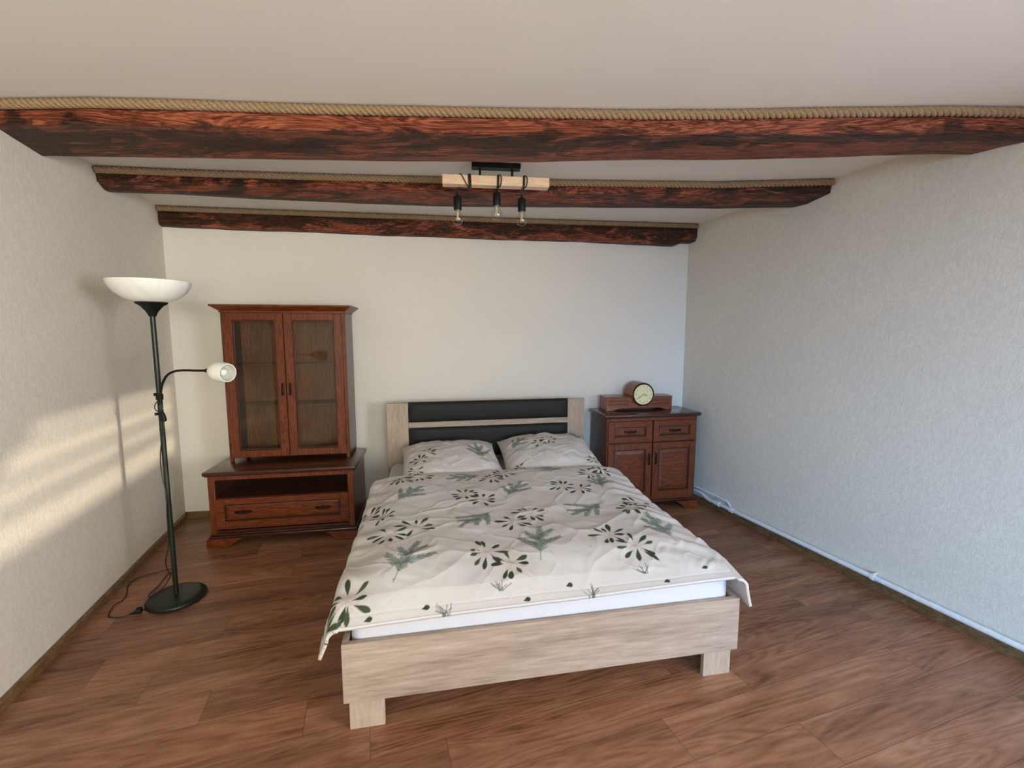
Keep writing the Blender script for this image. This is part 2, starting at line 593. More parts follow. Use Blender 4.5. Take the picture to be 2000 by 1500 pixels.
def wall(name, A, B, out, mat, opening=None, th=0.12):
    """vertical wall from A to B, thickness outwards; opening (s, w, z0, z1)."""
    A = Vector(A); B = Vector(B)
    L = (B - A).length
    d = (B - A) / L
    out = Vector(out)
    bm = NB()

    def piece(s0, s1, z0, z1):
        q = [A + d * s0, A + d * s1, A + d * s1 + out * th, A + d * s0 + out * th]
        lo = [bm.verts.new((p.x, p.y, z0)) for p in q]
        hi = [bm.verts.new((p.x, p.y, z1)) for p in q]
        fs = [bm.faces.new(lo[::-1]), bm.faces.new(hi)]
        for i in range(4):
            j = (i + 1) % 4
            fs.append(bm.faces.new((lo[i], lo[j], hi[j], hi[i])))
        bmesh.ops.recalc_face_normals(bm, faces=fs)
    if opening is None: piece(0, L, 0, ZC)
    else:
        s, w, z0, z1 = opening
        piece(0, s, 0, ZC); piece(s + w, L, 0, ZC)
        piece(s, s + w, 0, z0); piece(s, s + w, z1, ZC)
    return struct(name, bm, mat)


dB = (RC - LC).normalized()
wall('wall_left', LC, LF, -NW, M['wall'])
wall('wall_right', RC, RF, NW, M['wall'], WIN_R)
wall('wall_back', LC, RC, Vector((-dB.y, dB.x, 0)), M['wall_back'])
wall('wall_front', LF, RF, DW, M['wall_back'], WIN_F)


def window(name, A, d, out, spec, mullion=True):
    s, w, z0, z1 = spec
    bm = NB()
    box(bm, 0, 0.06, 0.03, 0.09, 0, z1 - z0, 0.004)
    box(bm, w - 0.06, w, 0.03, 0.09, 0, z1 - z0, 0.004)
    box(bm, 0.06, w - 0.06, 0.03, 0.09, 0, 0.06, 0.004)
    box(bm, 0.06, w - 0.06, 0.03, 0.09, z1 - z0 - 0.06, z1 - z0, 0.004)
    if mullion: box(bm, w / 2 - 0.035, w / 2 + 0.035, 0.03, 0.09, 0.06, z1 - z0 - 0.06, 0.004)
    o = struct(name, bm, M['white_paint'])
    p = Vector(A) + Vector(d) * s
    mx = Matrix.Identity(4)
    for i, v in enumerate((Vector(d), Vector(out), Vector((0, 0, 1)))):
        for k in range(3): mx[k][i] = v[k]
    mx.translation = (p.x, p.y, z0)
    o.matrix_world = mx
    return o


window('window_1', RC, DW, NW, WIN_R, False)
window('window_2', LF, NW, DW, WIN_F)


def board(name, A, B, inn, h=0.055, th=0.014, mat=None):
    A = Vector(A); B = Vector(B)
    L = (B - A).length
    d = (B - A) / L
    inn = Vector(inn)
    bm = NB()
    prof = [(0.0, 0.0), (th, 0.0), (th, h - 0.012), (th * 0.55, h - 0.002), (0.0, h)]
    r0 = [bm.verts.new((*(A + inn * a).xy, z)) for a, z in prof]
    r1 = [bm.verts.new((*(B + inn * a).xy, z)) for a, z in prof]
    n = len(prof)
    for i in range(n):
        j = (i + 1) % n
        bm.faces.new((r0[i], r0[j], r1[j], r1[i]))
    bm.faces.new(r0); bm.faces.new(r1[::-1])
    bmesh.ops.recalc_face_normals(bm, faces=bm.faces)
    return struct(name, bm, mat or M['base_wood'])


board('baseboard_left', LC + NW * 0.0005, LF, NW)
board('baseboard_right', RC - NW * 0.0005, RF, -NW)
board('baseboard_back', LC, RC, Vector((dB.y, -dB.x, 0)))

# unseen slats added outside the right window to break the low sun into bands
bm = NB()
pz = []
for z0, z1 in ((0.95, 1.060), (1.205, 1.255), (1.335, 1.375), (1.475, 1.51), (1.565, 2.15)):
    box(bm, -0.05, WIN_R[1] + 0.05, 0.10, 0.115, z0, z1, 0.003)
bl = struct('sun_slats_1', bm, M['white_paint'])
mx = Matrix.Identity(4)
for i, v in enumerate((DW, NW, Vector((0, 0, 1)))):
    for k in range(3): mx[k][i] = v[k]
p = RC + DW * WIN_R[0] + NW * 0.04
mx.translation = (p.x, p.y, 0)
bl.matrix_world = mx


# unseen drape added at the right window, its curved edge shapes the sun patch
nz_, nx_ = 60, 60
Pc = np.zeros((nz_, nx_, 3))
for i in range(nz_):
    z = 0.25 + (2.25 - 0.25) * i / (nz_ - 1)
    e = float(np.interp(z, [0.25, 1.15, 1.28, 1.38, 1.50, 1.70, 2.25], [6.30, 6.27, 6.12, 5.86, 5.66, 5.45, 5.32]))
    for k in range(nx_):
        t = k / (nx_ - 1)
        p_ = RC + DW * (e + (6.45 - e) * t) - NW * (0.07 + 0.02 * math.sin(t * 40))
        Pc[i, k] = (p_.x, p_.y, z)
M['shadow_curtain'] = plain('beige_curtain_cloth', (0.45, 0.40, 0.34), 0.9)
cu = grid_mesh('shadow_curtain', Pc, M['shadow_curtain'])
cu.modifiers.new('thickness', 'SOLIDIFY').thickness = 0.003
tag(cu, 'unseen beige drape added beside the right window to shape the sun patch', 'shadow_curtain')


# ------------------------------------------------------------------ beams and ropes
def interp(tr, x):
    xs = [p[0] for p in tr]
    return float(np.interp(x, xs, [p[1] for p in tr]))


B1_NEAR = [(-2.2, 1.975), (-1.72, 1.962), (-1.38, 1.979), (-1.02, 2.005), (-0.65, 2.026), (0, 2.053), (0.44, 2.066), (0.89, 2.067), (1.43, 2.049), (1.86, 2.040), (2.3, 2.053)]
B1_FAR = [(-2.4, 2.271), (-1.85, 2.271), (-1.52, 2.328), (-0.77, 2.361), (0, 2.381), (1.02, 2.354), (1.51, 2.322), (1.83, 2.290), (2.4, 2.290)]
B1_FACET = [(-2.4, 2.262), (-1.6, 2.285), (-0.74, 2.263), (0, 2.263), (0.49, 2.239), (0.93, 2.157), (1.39, 2.141), (1.93, 2.103), (2.4, 2.10)]
B2_NEAR = [(-2.45, 2.70), (-1.81, 2.777), (-0.93, 2.855), (0.32, 2.948), (1.30, 2.987), (2.0, 2.935)]
B2_FAR = [(-2.49, 2.845), (-2.06, 2.898), (-1.56, 3.004), (-1.02, 3.095), (0, 3.191), (0.79, 3.204), (1.41, 3.217), (2.0, 3.20)]
B3_NEAR = [(-2.7, 3.493), (-1.88, 3.611), (-1.24, 3.70), (0, 3.880), (0.99, 3.995), (1.6, 4.072)]


def build_beam(name, lines, label, seed, stain_shade):  # dark share per facet: uneven stain, plus painted shade under the first beam
    """lines: list of functions x -> (y, z), near top to far top."""
    o_ = []
    n_sub = 5
    N = 300
    P = np.zeros((n_sub * (len(lines) - 1) + 1, N, 3))
    Q = np.zeros_like(P)
    for j in range(P.shape[0]):
        k = min(j // n_sub, len(lines) - 2)
        f = (j - k * n_sub) / n_sub
        def yz(x):
            a, b_ = lines[k](x), lines[k + 1](x)
            return a[0] * (1 - f) + b_[0] * f, a[1] * (1 - f) + b_[1] * f
        xl, xr = -2.3, 1.8
        for _ in range(4):
            xl = left_x(yz(xl)[0]); xr = right_x(yz(xr)[0])
        for i in range(N):
            t = i / (N - 1)
            x = xl + (xr - xl) * t
            y, z = yz(x)
            Q[j, i] = np.interp(j / n_sub, np.arange(len(stain_shade)) + 0.5, stain_shade)
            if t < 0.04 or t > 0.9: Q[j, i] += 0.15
            nz = mnoise.noise(Vector((x * 2.2, y * 7 + seed, z * 7)))
            nf = mnoise.noise(Vector((x * 7, y * 26 + seed, z * 26)))
            ng = mnoise.noise(Vector((x * 1.1 + 9, seed * 3.3, z * 3)))
            dy = 0.007 * nz + 0.0035 * nf
            dz = 0.008 * ng + 0.006 * nz + 0.003 * nf
            if j == 0 or j == P.shape[0] - 1: dy, dz = dy * 0.3, 0
            P[j, i] = (x + (0.003 if t == 0 else (-0.003 if t == 1 else 0)), y + dy, min(z + dz, ZC - 0.003) if j not in (0, P.shape[0] - 1) else ZC - 0.002)
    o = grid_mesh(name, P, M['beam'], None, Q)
    o.data.set_sharp_from_angle(angle=R(24))
    tag(o, label, 'beam', 'old timber beams across the ceiling')
    # end faces
    return o


b1 = [lambda x: (interp(B1_NEAR, x) + 0.012, ZC), lambda x: (interp(B1_NEAR, x) + 0.012, 2.440),
      lambda x: (interp(B1_NEAR, x) + 0.006, 2.368), lambda x: (interp(B1_FACET, x), 2.352),
      lambda x: (interp(B1_FAR, x), 2.368), lambda x: (interp(B1_FAR, x) + 0.03, ZC)]
b2 = [lambda x: (interp(B2_NEAR, x) + 0.012, ZC), lambda x: (interp(B2_NEAR, x) + 0.012, 2.440),
      lambda x: (interp(B2_NEAR, x) + 0.016, 2.388), lambda x: (interp(B2_NEAR, x) * 0.4 + interp(B2_FAR, x) * 0.6, 2.362),
      lambda x: (interp(B2_FAR, x), 2.366), lambda x: (interp(B2_FAR, x) + 0.02, ZC)]


def b3z(x, z):
    if x > 1.44: z += min(1.0, (x - 1.44) / 0.08) * 0.030
    return z


b3 = [lambda x: (interp(B3_NEAR, x) + 0.016, ZC), lambda x: (interp(B3_NEAR, x) + 0.014, 2.43),
      lambda x: (interp(B3_NEAR, x) + 0.010, b3z(x, 2.335 - 0.004 * x)), lambda x: (interp(B3_NEAR, x) + 0.030, b3z(x, 2.306 - 0.009 * x)),
      lambda x: (back_y(x) - 0.006, b3z(x, 2.302 - 0.009 * x)), lambda x: (back_y(x) - 0.005, ZC)]
build_beam('timber_beam', b1, 'widest red-brown timber beam, nearest, in front of the pendant lamp', 1.3, [0.15, 0.25, 0.68, 0.18, 0.3])  # pale near face and dark underside also paint in window light and shade
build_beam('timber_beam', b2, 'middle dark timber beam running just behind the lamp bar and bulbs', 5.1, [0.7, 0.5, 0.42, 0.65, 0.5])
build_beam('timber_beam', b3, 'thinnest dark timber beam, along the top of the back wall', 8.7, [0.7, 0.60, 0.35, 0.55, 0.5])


def build_rope(near, label, seed):
    xl, xr = left_x(interp(near, -2.4)), right_x(interp(near, 1.8))
    for _ in range(3): xl, xr = left_x(interp(near, xl)), right_x(interp(near, xr))
    xl += 0.012; xr -= 0.014
    step = 0.007
    n = int((xr - xl) / step)
    bm = NB()
    for s in range(3):
        pts = []
        for i in range(n + 1):
            x = xl + (xr - xl) * i / n
            a = 2 * PI * (x / 0.078) + s * 2 * PI / 3
            c = Vector((x, interp(near, x) - 0.008, ZC - 0.0215 + 0.0012 * mnoise.noise(Vector((x * 2, seed, 0)))))
            pts.append(c + Vector((0, math.cos(a) * 0.0098, math.sin(a) * 0.0098)))
        tube(bm, pts, 0.0112, 7)
    o = obj('rope', bm, M['rope'], None, 180)
    return tag(o, label, 'rope', 'jute ropes laid along the beams')


build_rope(B1_NEAR, 'thick twisted jute rope along the nearest and widest beam', 1)
build_rope(B2_NEAR, 'twisted jute rope along the middle beam, passing behind the lamp bar', 2)
build_rope(B3_NEAR, 'twisted jute rope along the farthest beam, above the back wall', 3)

# ------------------------------------------------------------------ heating pipe on the right wall
bm = NB()
pipe = None
A = RC + DW * 0.03; Bp = RF
def wp(s, off, z): 
    p = RC + DW * s - NW * off
    return Vector((p.x, p.y, z))
PIPE = tag(obj('heating_pipe', tube(NB(), [wp(0.50, 0.033, 0.083), wp(3, 0.033, 0.080), wp(6.9, 0.033, 0.078)], 0.0155, 16), M['white_paint'], None, 60),
           'white heating pipe running above the baseboard of the right wall', 'pipe')


def at_pipe(name, bm, label=None):
    o = obj(name, bm, M['white_paint'], PIPE, 50)
    if label: o['label'] = label
    return o


tube(bm := NB(), [wp(0.50, 0.033, 0.083), wp(0.56, 0.033, 0.083)], 0.021, 16)
at_pipe('coupling', bm)
tube(bm := NB(), [wp(0.665, 0.033, 0.083), wp(0.70, 0.033, 0.083)], 0.021, 16)
at_pipe('coupling', bm)
tube(bm := NB(), smooth_path([wp(0.50, 0.033, 0.083), wp(0.44, 0.036, 0.083), wp(0.40, 0.034, 0.090), wp(0.34, 0.030, 0.105), wp(0.25, 0.028, 0.105)], 6), 0.0155, 14)
at_pipe('elbow', bm)
tube(bm := NB(), [wp(0.10, 0.016, 0.135), wp(0.62, 0.016, 0.128), wp(0.66, 0.02, 0.10)], 0.009, 10)
at_pipe('branch_pipe', bm, 'thinner pipe above the main one')
for s in (1.75, 3.9):
    tube(bm := NB(), [wp(s, 0.033, 0.081), wp(s + 0.018, 0.033, 0.081)], 0.0195, 16)
    b_ = wp(s + 0.009, 0.0, 0.081)
    tube(bm, [wp(s + 0.009, 0.002, 0.100), wp(s + 0.009, 0.033, 0.100)], 0.005, 8)
    at_pipe('clip', bm)


# ------------------------------------------------------------------ furniture helpers
def frame_rect(bm, x0, x1, z0, z1, y0, y1, ws, wt, wb=None, mat=0, bev=0.002):
    """rectangular frame in the xz plane, front at y0."""
    wb = wt if wb is None else wb
    box(bm, x0, x0 + ws, y0, y1, z0, z1, bev, 1, mat)
    box(bm, x1 - ws, x1, y0, y1, z0, z1, bev, 1, mat)
    box(bm, x0 + ws, x1 - ws, y0, y1, z1 - wt, z1, bev, 1, mat)
    box(bm, x0 + ws, x1 - ws, y0, y1, z0, z0 + wb, bev, 1, mat)


def raised_panel(bm, x0, x1, z0, z1, y, slope=0.022, rise=0.007, mat=0, gmat=1, groove=0.008):
    """dark groove around a raised field with sloping margins; y is the frame front."""
    frame_rect(bm, x0, x1, z0, z1, y + 0.004, y + 0.012, groove, groove, None, gmat, 0.0005)
    a, b_ = x0 + groove, x1 - groove
    c, d = z0 + groove, z1 - groove
    o = [bm.verts.new(p) for p in ((a, y + 0.011, c), (b_, y + 0.011, c), (b_, y + 0.011, d), (a, y + 0.011, d))]
    i = [bm.verts.new(p) for p in ((a + slope, y + 0.011 - rise, c + slope), (b_ - slope, y + 0.011 - rise, c + slope), (b_ - slope, y + 0.011 - rise, d - slope), (a + slope, y + 0.011 - rise, d - slope))]
    fs = [bm.faces.new(i)]
    for k in range(4):
        l = (k + 1) % 4
        fs.append(bm.faces.new((o[k], o[l], i[l], i[k])))
    for f in fs: f.material_index = mat
    # thin dark line round the flat field
    t = 0.0018
    frame_rect(bm, a + slope - t, b_ - slope + t, c + slope - t, d - slope + t, y + 0.0105 - rise, y + 0.0125 - rise, t, t, None, gmat, 0)


def bail_handle(parent, cx, cz, y, w=0.085, vertical=False, name='handle'):
    bm = NB()
    def q(a, dy, b_):
        return (cx + b_, y - dy, cz + a) if vertical else (cx + a, y - dy, cz + b_)
    h = w / 2
    # shaped backplate
    outline = [(-h, -0.004), (-h * 0.8, -0.009), (-h * 0.5, -0.006), (0, -0.010), (h * 0.5, -0.006), (h * 0.8, -0.009), (h, -0.004), (h, 0.004), (h * 0.8, 0.009), (h * 0.5, 0.006), (0, 0.010), (-h * 0.5, 0.006), (-h * 0.8, 0.009), (-h, 0.004)]
    if vertical: pts = [(cx + b_, cz + a) for a, b_ in outline]
    else: pts = [(cx + a, cz + b_) for a, b_ in outline]
    prism(bm, pts, y - 0.002, y + 0.001)
    sag = 0 if vertical else -0.007
    path = smooth_path([q(-h * 0.78, 0.002, 0), q(-h * 0.78, 0.016, sag * 0.3), q(-h * 0.4, 0.022, sag), q(0, 0.023, sag), q(h * 0.4, 0.022, sag), q(h * 0.78, 0.016, sag * 0.3), q(h * 0.78, 0.002, 0)], 4)
    tube(bm, path, 0.0033, 7)
    return obj(name, bm, M['bronze'], parent, 40)


def bracket_foot(parent, x0, x1, y0, y1, z1, left=True, name='foot', mat=None):
    """foot cut to a slope on its inner side."""
    bm = NB()
    w = x1 - x0
    if left: pts = [(x0, 0), (x0 + w * 0.58, 0), (x0 + w * 0.70, z1 * 0.35), (x0 + w * 0.86, z1 * 0.75), (x1, z1), (x0, z1)]
    else: pts = [(x0, z1), (x0 + w * 0.14, z1 * 0.75), (x0 + w * 0.30, z1 * 0.35), (x0 + w * 0.42, 0), (x1, 0), (x1, z1)]
    prism(bm, pts, y0, y1, 0, 'xz', 0.002)
    return obj(name, bm, mat or M['cherry_x'], parent)


# ------------------------------------------------------------------ low open cabinet (left)
TV = empty('low_cabinet', (-2.1489, 3.0235, 0), R(9.66), 'low cherry-wood cabinet with open shelf and one wide drawer, under the glass-door cabinet', 'cabinet')
w, d, h = 1.024, 0.530, 0.552
bm = NB()
box(bm, 0, w, 0, d, h - 0.026, h, 0.006, 3)
box(bm, 0.010, w - 0.010, 0.008, d, h - 0.034, h - 0.026, 0.002)
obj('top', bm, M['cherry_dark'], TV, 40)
x0, x1 = 0.024, w - 0.024
yb = 0.022
bm = NB()
# sides, bottom, mid shelf, back, face frame
box(bm, x0, x0 + 0.018, yb + 0.018, d, 0.085, h - 0.034, 0, 1, 1)
box(bm, x1 - 0.018, x1, yb + 0.018, d, 0.085, h - 0.034, 0, 1, 1)
box(bm, x0 + 0.018, x1 - 0.018, yb + 0.02, d - 0.01, 0.095, 0.113, 0, 1, 1)
box(bm, x0 + 0.018, x1 - 0.018, yb + 0.02, d - 0.01, 0.336, 0.354, 0, 1, 1)
box(bm, x0 + 0.018, x1 - 0.018, d - 0.01, d - 0.002, 0.095, h - 0.034, 0, 1, 1)
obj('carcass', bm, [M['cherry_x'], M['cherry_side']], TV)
bm = NB()
box(bm, x0, x0 + 0.044, yb, yb + 0.02, 0.085, h - 0.034, 0.003)
box(bm, x1 - 0.044, x1, yb, yb + 0.02, 0.085, h - 0.034, 0.003)
box(bm, x0 + 0.044, x1 - 0.044, yb, yb + 0.02, h - 0.064, h - 0.034, 0.002)
box(bm, x0 + 0.044, x1 - 0.044, yb + 0.003, yb + 0.02, 0.128, 0.142, 0.002)
obj('face_frame', bm, M['cherry_z'], TV, 40)
# drawer
bm = NB()
dx0, dx1, dz0, dz1 = x0 + 0.040, x1 - 0.040, 0.145, 0.352
yf = yb - 0.006
frame_rect(bm, dx0, dx1, dz0, dz1, yf, yf + 0.022, 0.058, 0.042)
raised_panel(bm, dx0 + 0.058, dx1 - 0.058, dz0 + 0.042, dz1 - 0.042, yf, 0.014, 0.004)
DR = obj('drawer', bm, [M['cherry_x'], M['groove']], TV)
for fx in (0.20, 0.80):
    bail_handle(DR, dx0 + (dx1 - dx0) * fx, (dz0 + dz1) / 2 + 0.004, yf + 0.005, 0.115)
bm = NB()
box(bm, 0.010, w - 0.010, 0.008, d, 0.066, 0.086, 0.006, 2)
box(bm, 0.018, w - 0.018, 0.015, d, 0.086, 0.100, 0.004, 1)
obj('plinth', bm, M['cherry_dark'], TV, 40)
bracket_foot(TV, 0.0, 0.235, 0.0, 0.03, 0.067, True)
bracket_foot(TV, w - 0.235, w, 0.0, 0.03, 0.067, False)
for xa in (0.0, w - 0.03):
    for q_ in ([(0.03, 0), (0.14, 0), (0.20, 0.067), (0.03, 0.067)], [(d - 0.18, 0.067), (d - 0.12, 0), (d - 0.01, 0), (d - 0.01, 0.067)]):
        obj('side_foot', prism(NB(), q_, xa, xa + 0.03, 0, 'yz'), M['cherry_dark'], TV)

# ------------------------------------------------------------------ glass-door cabinet standing on it
HU = empty('display_cabinet', (-2.1167, 3.2961, 0.5525), R(9.27), 'cherry-wood display cabinet with two glass doors and moulded crown, standing on the low cabinet', 'cabinet')
w, d = 0.8626, 0.292
zt = 1.1135      # body height
fz = 0.006
bm = NB()
box(bm, 0, 0.020, 0.020, d, 0.030, zt, 0, 1, 0)
box(bm, w - 0.020, w, 0.020, d, 0.030, zt, 0, 1, 0)
box(bm, 0.020, w - 0.020, 0.022, d - 0.008, 0.030, 0.048, 0, 1, 1)
box(bm, 0.020, w - 0.020, 0.022, d - 0.008, zt - 0.03, zt - 0.012, 0, 1, 1)
HC = obj('carcass', bm, [M['cherry_side'], M['cherry_x']], HU)
bm = NB()
box(bm, 0.020, w - 0.020, d - 0.008, d - 0.002, 0.030, zt - 0.012)
obj('back_panel', bm, M['inner_wood'], HU)
bm = NB()
for xa in (0.0, w - 0.026):
    box(bm, xa, xa + 0.026, 0, 0.020, 0.0, zt, 0.003)
box(bm, 0.026, w - 0.026, 0.004, 0.020, 0.030, 0.044, 0.001)
box(bm, 0.026, w - 0.026, 0.0, 0.020, zt - 0.012, zt, 0.001)
box(bm, w * 0.497 - 0.012, w * 0.497 + 0.012, 0.008, 0.014, 0.044, zt - 0.012, 0, 1, 1)  # dark strip paints shade into the gap between the doors
obj('face_frame', bm, [M['cherry_z'], M['groove']], HU, 40)
for xa in (0.0, w - 0.026):
    obj('foot', box(NB(), xa, xa + 0.026, d - 0.03, d, 0.0, 0.030, 0.002), M['cherry_x'], HU)
# crown moulding: profile swept on three sides
bm = NB()
prof = [(0.000, 0.0), (0.006, 0.0), (0.006, 0.012), (0.014, 0.018), (0.026, 0.026), (0.038, 0.036), (0.042, 0.040), (0.050, 0.041), (0.052, 0.046), (0.052, 0.055)]
rings = []
for o_, z in prof:
    rings.append([bm.verts.new(p) for p in ((-o_, d, zt + z), (-o_, -o_, zt + z), (w + o_, -o_, zt + z), (w + o_, d, zt + z))])
for a, b_ in zip(rings[:-1], rings[1:]):
    for k in range(4):
        l = (k + 1) % 4
        bm.faces.new((a[k], a[l], b_[l], b_[k]))
bm.faces.new(rings[-1]); bm.faces.new(rings[0][::-1])
bmesh.ops.recalc_face_normals(bm, faces=bm.faces)
obj('crown', bm, M['cherry_x'], HU)
# doors
mid = w * 0.497
dz0, dz1 = 0.036, zt - 0.006
for side, (a, b_) in enumerate(((0.022, mid - 0.0025), (mid + 0.0025, w - 0.022))):
    bm = NB()
    y = -0.016
    st = 0.058
    frame_rect(bm, a, b_, dz0, dz1, y, y + 0.020, st, 0.050, 0.050)
    # dark bead and lighter inner bead
    frame_rect(bm, a + st, b_ - st, dz0 + 0.05, dz1 - 0.05, y + 0.003, y + 0.016, 0.006, 0.006, None, 1, 0.001)
    frame_rect(bm, a + st + 0.006, b_ - st - 0.006, dz0 + 0.056, dz1 - 0.056, y + 0.006, y + 0.016, 0.004, 0.004, None, 2, 0.001)
    D = obj('door', bm, [M['cherry_z'], M['groove'], M['cherry_x']], HU)
    bm = NB()
    box(bm, a + st + 0.004, b_ - st - 0.004, y + 0.011, y + 0.014, dz0 + 0.054, dz1 - 0.054)
    obj('glass_pane', bm, M['pane'], D)
    hx = b_ - 0.024 if side == 0 else a + 0.024
    bail_handle(D, hx, dz0 + (dz1 - dz0) * 0.475, y, 0.098, True)
    for hz in (dz0 + 0.09, dz1 - 0.10):
        bm = NB()
        hxx = a - 0.001 if side == 0 else b_ + 0.001
        tube(bm, [(hxx, y - 0.001, hz - 0.026), (hxx, y - 0.001, hz + 0.026)], 0.0032, 8)
        obj('hinge', bm, M['bronze'], D, 40)
for f in (0.345, 0.665):
    bm = NB()
    box(bm, 0.021, w - 0.021, 0.030, d - 0.010, zt - 0.05 - f * (zt - 0.14), zt - 0.05 - f * (zt - 0.14) + 0.005)
    obj('glass_shelf', bm, M['shelf_glass'], HU)

# ------------------------------------------------------------------ dresser (right)
CB = empty('dresser', (0.762, 3.635, 0), R(10.36), 'dark cherry-wood dresser with two drawers over two doors, in the back right corner', 'dresser')
w, d, h = 0.872, 0.385, 0.842
bm = NB()
box(bm, 0, w, 0, d, h - 0.026, h, 0.008, 3)
box(bm, 0.014, w - 0.014, 0.012, d, h - 0.034, h - 0.026, 0.002)
obj('top', bm, M['cherry_dark'], CB, 40)
x0, x1, yb = 0.026, w - 0.026, 0.026
bm = NB()
box(bm, x0, x0 + 0.02, yb + 0.018, d, 0.09, h - 0.034)
box(bm, x1 - 0.02, x1, yb + 0.018, d, 0.09, h - 0.034)
box(bm, x0 + 0.02, x1 - 0.02, d - 0.01, d - 0.002, 0.09, h - 0.034)
box(bm, x0 + 0.02, x1 - 0.02, yb + 0.02, d - 0.01, 0.09, 0.11)
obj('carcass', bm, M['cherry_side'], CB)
bm = NB()
box(bm, x0, x0 + 0.024, yb, yb + 0.02, 0.09, h - 0.034, 0.003)
box(bm, x1 - 0.024, x1, yb, yb + 0.02, 0.09, h - 0.034, 0.003)
box(bm, x0 + 0.024, x1 - 0.024, yb, yb + 0.02, h - 0.060, h - 0.034, 0.002)
box(bm, x0 + 0.024, x1 - 0.024, yb + 0.002, yb + 0.02, 0.09, 0.122, 0.002)
box(bm, w / 2 - 0.012, w / 2 + 0.012, yb + 0.006, yb + 0.02, 0.122, h - 0.060, 0.001, 1, 1)  # dark strip: shade painted between the left and right fronts
box(bm, x0 + 0.024, x1 - 0.024, yb + 0.006, yb + 0.02, 0.590, 0.612, 0.001, 1, 1)  # dark strip: shade painted between drawers and doors
obj('face_frame', bm, [M['cherry_z'], M['groove']], CB, 40)
yf = yb - 0.012
for side, (a, b_) in enumerate(((x0 + 0.012, w / 2 - 0.006), (w / 2 + 0.006, x1 - 0.012))):
    bm = NB()
    frame_rect(bm, a, b_, 0.604, 0.782, yf, yf + 0.020, 0.052, 0.048)
    raised_panel(bm, a + 0.052, b_ - 0.052, 0.652, 0.734, yf, 0.012, 0.004, 2)
    Dq = obj('drawer', bm, [M['cherry_x'], M['groove'], M['cherry_z']], CB)
    bail_handle(Dq, (a + b_) / 2, 0.696, yf + 0.005, 0.115)
    bm = NB()
    frame_rect(bm, a, b_, 0.118, 0.594, yf, yf + 0.020, 0.052, 0.052)
    raised_panel(bm, a + 0.052, b_ - 0.052, 0.170, 0.542, yf, 0.034, 0.007, 2, 1, 0.010)
    Dq = obj('door', bm, [M['cherry_z'], M['groove'], M['cherry_x']], CB)
    bail_handle(Dq, b_ - 0.025 if side == 0 else a + 0.025, 0.455, yf, 0.105, True)
bm = NB()
box(bm, 0.010, w - 0.010, 0.008, d, 0.068, 0.092, 0.006, 2)
obj('plinth', bm, M['cherry_dark'], CB, 40)
bracket_foot(CB, 0.0, 0.20, 0.0, 0.03, 0.068, True)
bracket_foot(CB, w - 0.20, w, 0.0, 0.03, 0.068, False)
for xa in (0.0, w - 0.03):
    for q_ in ([(0.03, 0), (0.11, 0), (0.16, 0.068), (0.03, 0.068)], [(d - 0.14, 0.068), (d - 0.10, 0), (d - 0.01, 0), (d - 0.01, 0.068)]):
        obj('side_foot', prism(NB(), q_, xa, xa + 0.03, 0, 'yz'), M['cherry_dark'], CB)

# ------------------------------------------------------------------ mantel clock
CK = empty('mantel_clock', (0.813, 3.845, 0.8425), R(10.4), 'wooden mantel clock with round cream dial, standing on the dresser', 'clock')
w, d, h = 0.618, 0.150, 0.122
bm = NB()
arch = [(0, 0), (0.045, 0), (0.075, 0.004), (0.10, 0.014), (0.13, 0.020), (w - 0.13, 0.020), (w - 0.10, 0.014), (w - 0.075, 0.004), (w - 0.045, 0), (w, 0), (w, h - 0.006), (0.0, h - 0.006)]
prism(bm, arch, 0.0, d, 0, 'xz', 0.002)
box(bm, -0.004, w + 0.004, -0.004, d, h - 0.006, h, 0.002)
obj('case_base', bm, M['clock_wood'], CK)
# carved frieze
random.seed(3)
for a, b_ in ((0.018, w / 2 - 0.105), (w / 2 + 0.105, w - 0.018)):
    n = 11
    bm = NB()
    for i in range(n):
        cx = a + (b_ - a) * (i + 0.5) / n
        for k in range(2):
            zz = 0.058 + k * 0.028
            mxx = Matrix.Translation((cx + (k - 0.5) * 0.006, -0.001, zz)) @ Matrix.Rotation(R(45 if (i + k) % 2 else -45), 4, 'Y') @ Matrix.Scale(1, 4)
            r = bmesh.ops.create_uvsphere(bm, u_segments=8, v_segments=5, radius=0.0075, matrix=mxx @ Matrix.Diagonal((1.25, 0.35, 0.5, 1)))
    box(bm, a, b_, -0.002, 0.001, 0.098, 0.1005); box(bm, a, b_, -0.002, 0.001, 0.042, 0.0445)
    obj('carved_frieze', bm, M['cherry_dark'], CK, 50)
rot = Matrix.Rotation(R(90), 4, 'X')
cxx, czz, rr = w / 2 + 0.022, 0.142, 0.102
T = Matrix.Translation((cxx, 0, czz)) @ rot      # local z -> -y
bm = NB()
lathe(bm, [(0, -d), (rr, -d), (rr, 0.016), (rr - 0.004, 0.020), (rr - 0.008, 0.020), (0, 0.020)], 56, T)
obj('drum', bm, M['clock_wood'], CK, 40)
bm = NB()
lathe(bm, [(rr - 0.014, 0.020), (rr - 0.003, 0.020), (rr - 0.003, 0.026), (rr - 0.008, 0.030), (rr - 0.014, 0.026)], 56, T, close=True)
obj('bezel', bm, M['bronze'], CK, 50)
bm = NB()
lathe(bm, [(0, 0.0205), (rr - 0.013, 0.0205), (rr - 0.013, 0.0235), (0, 0.0235)], 56, T)
DL = obj('dial', bm, M['dial'], CK, 40)
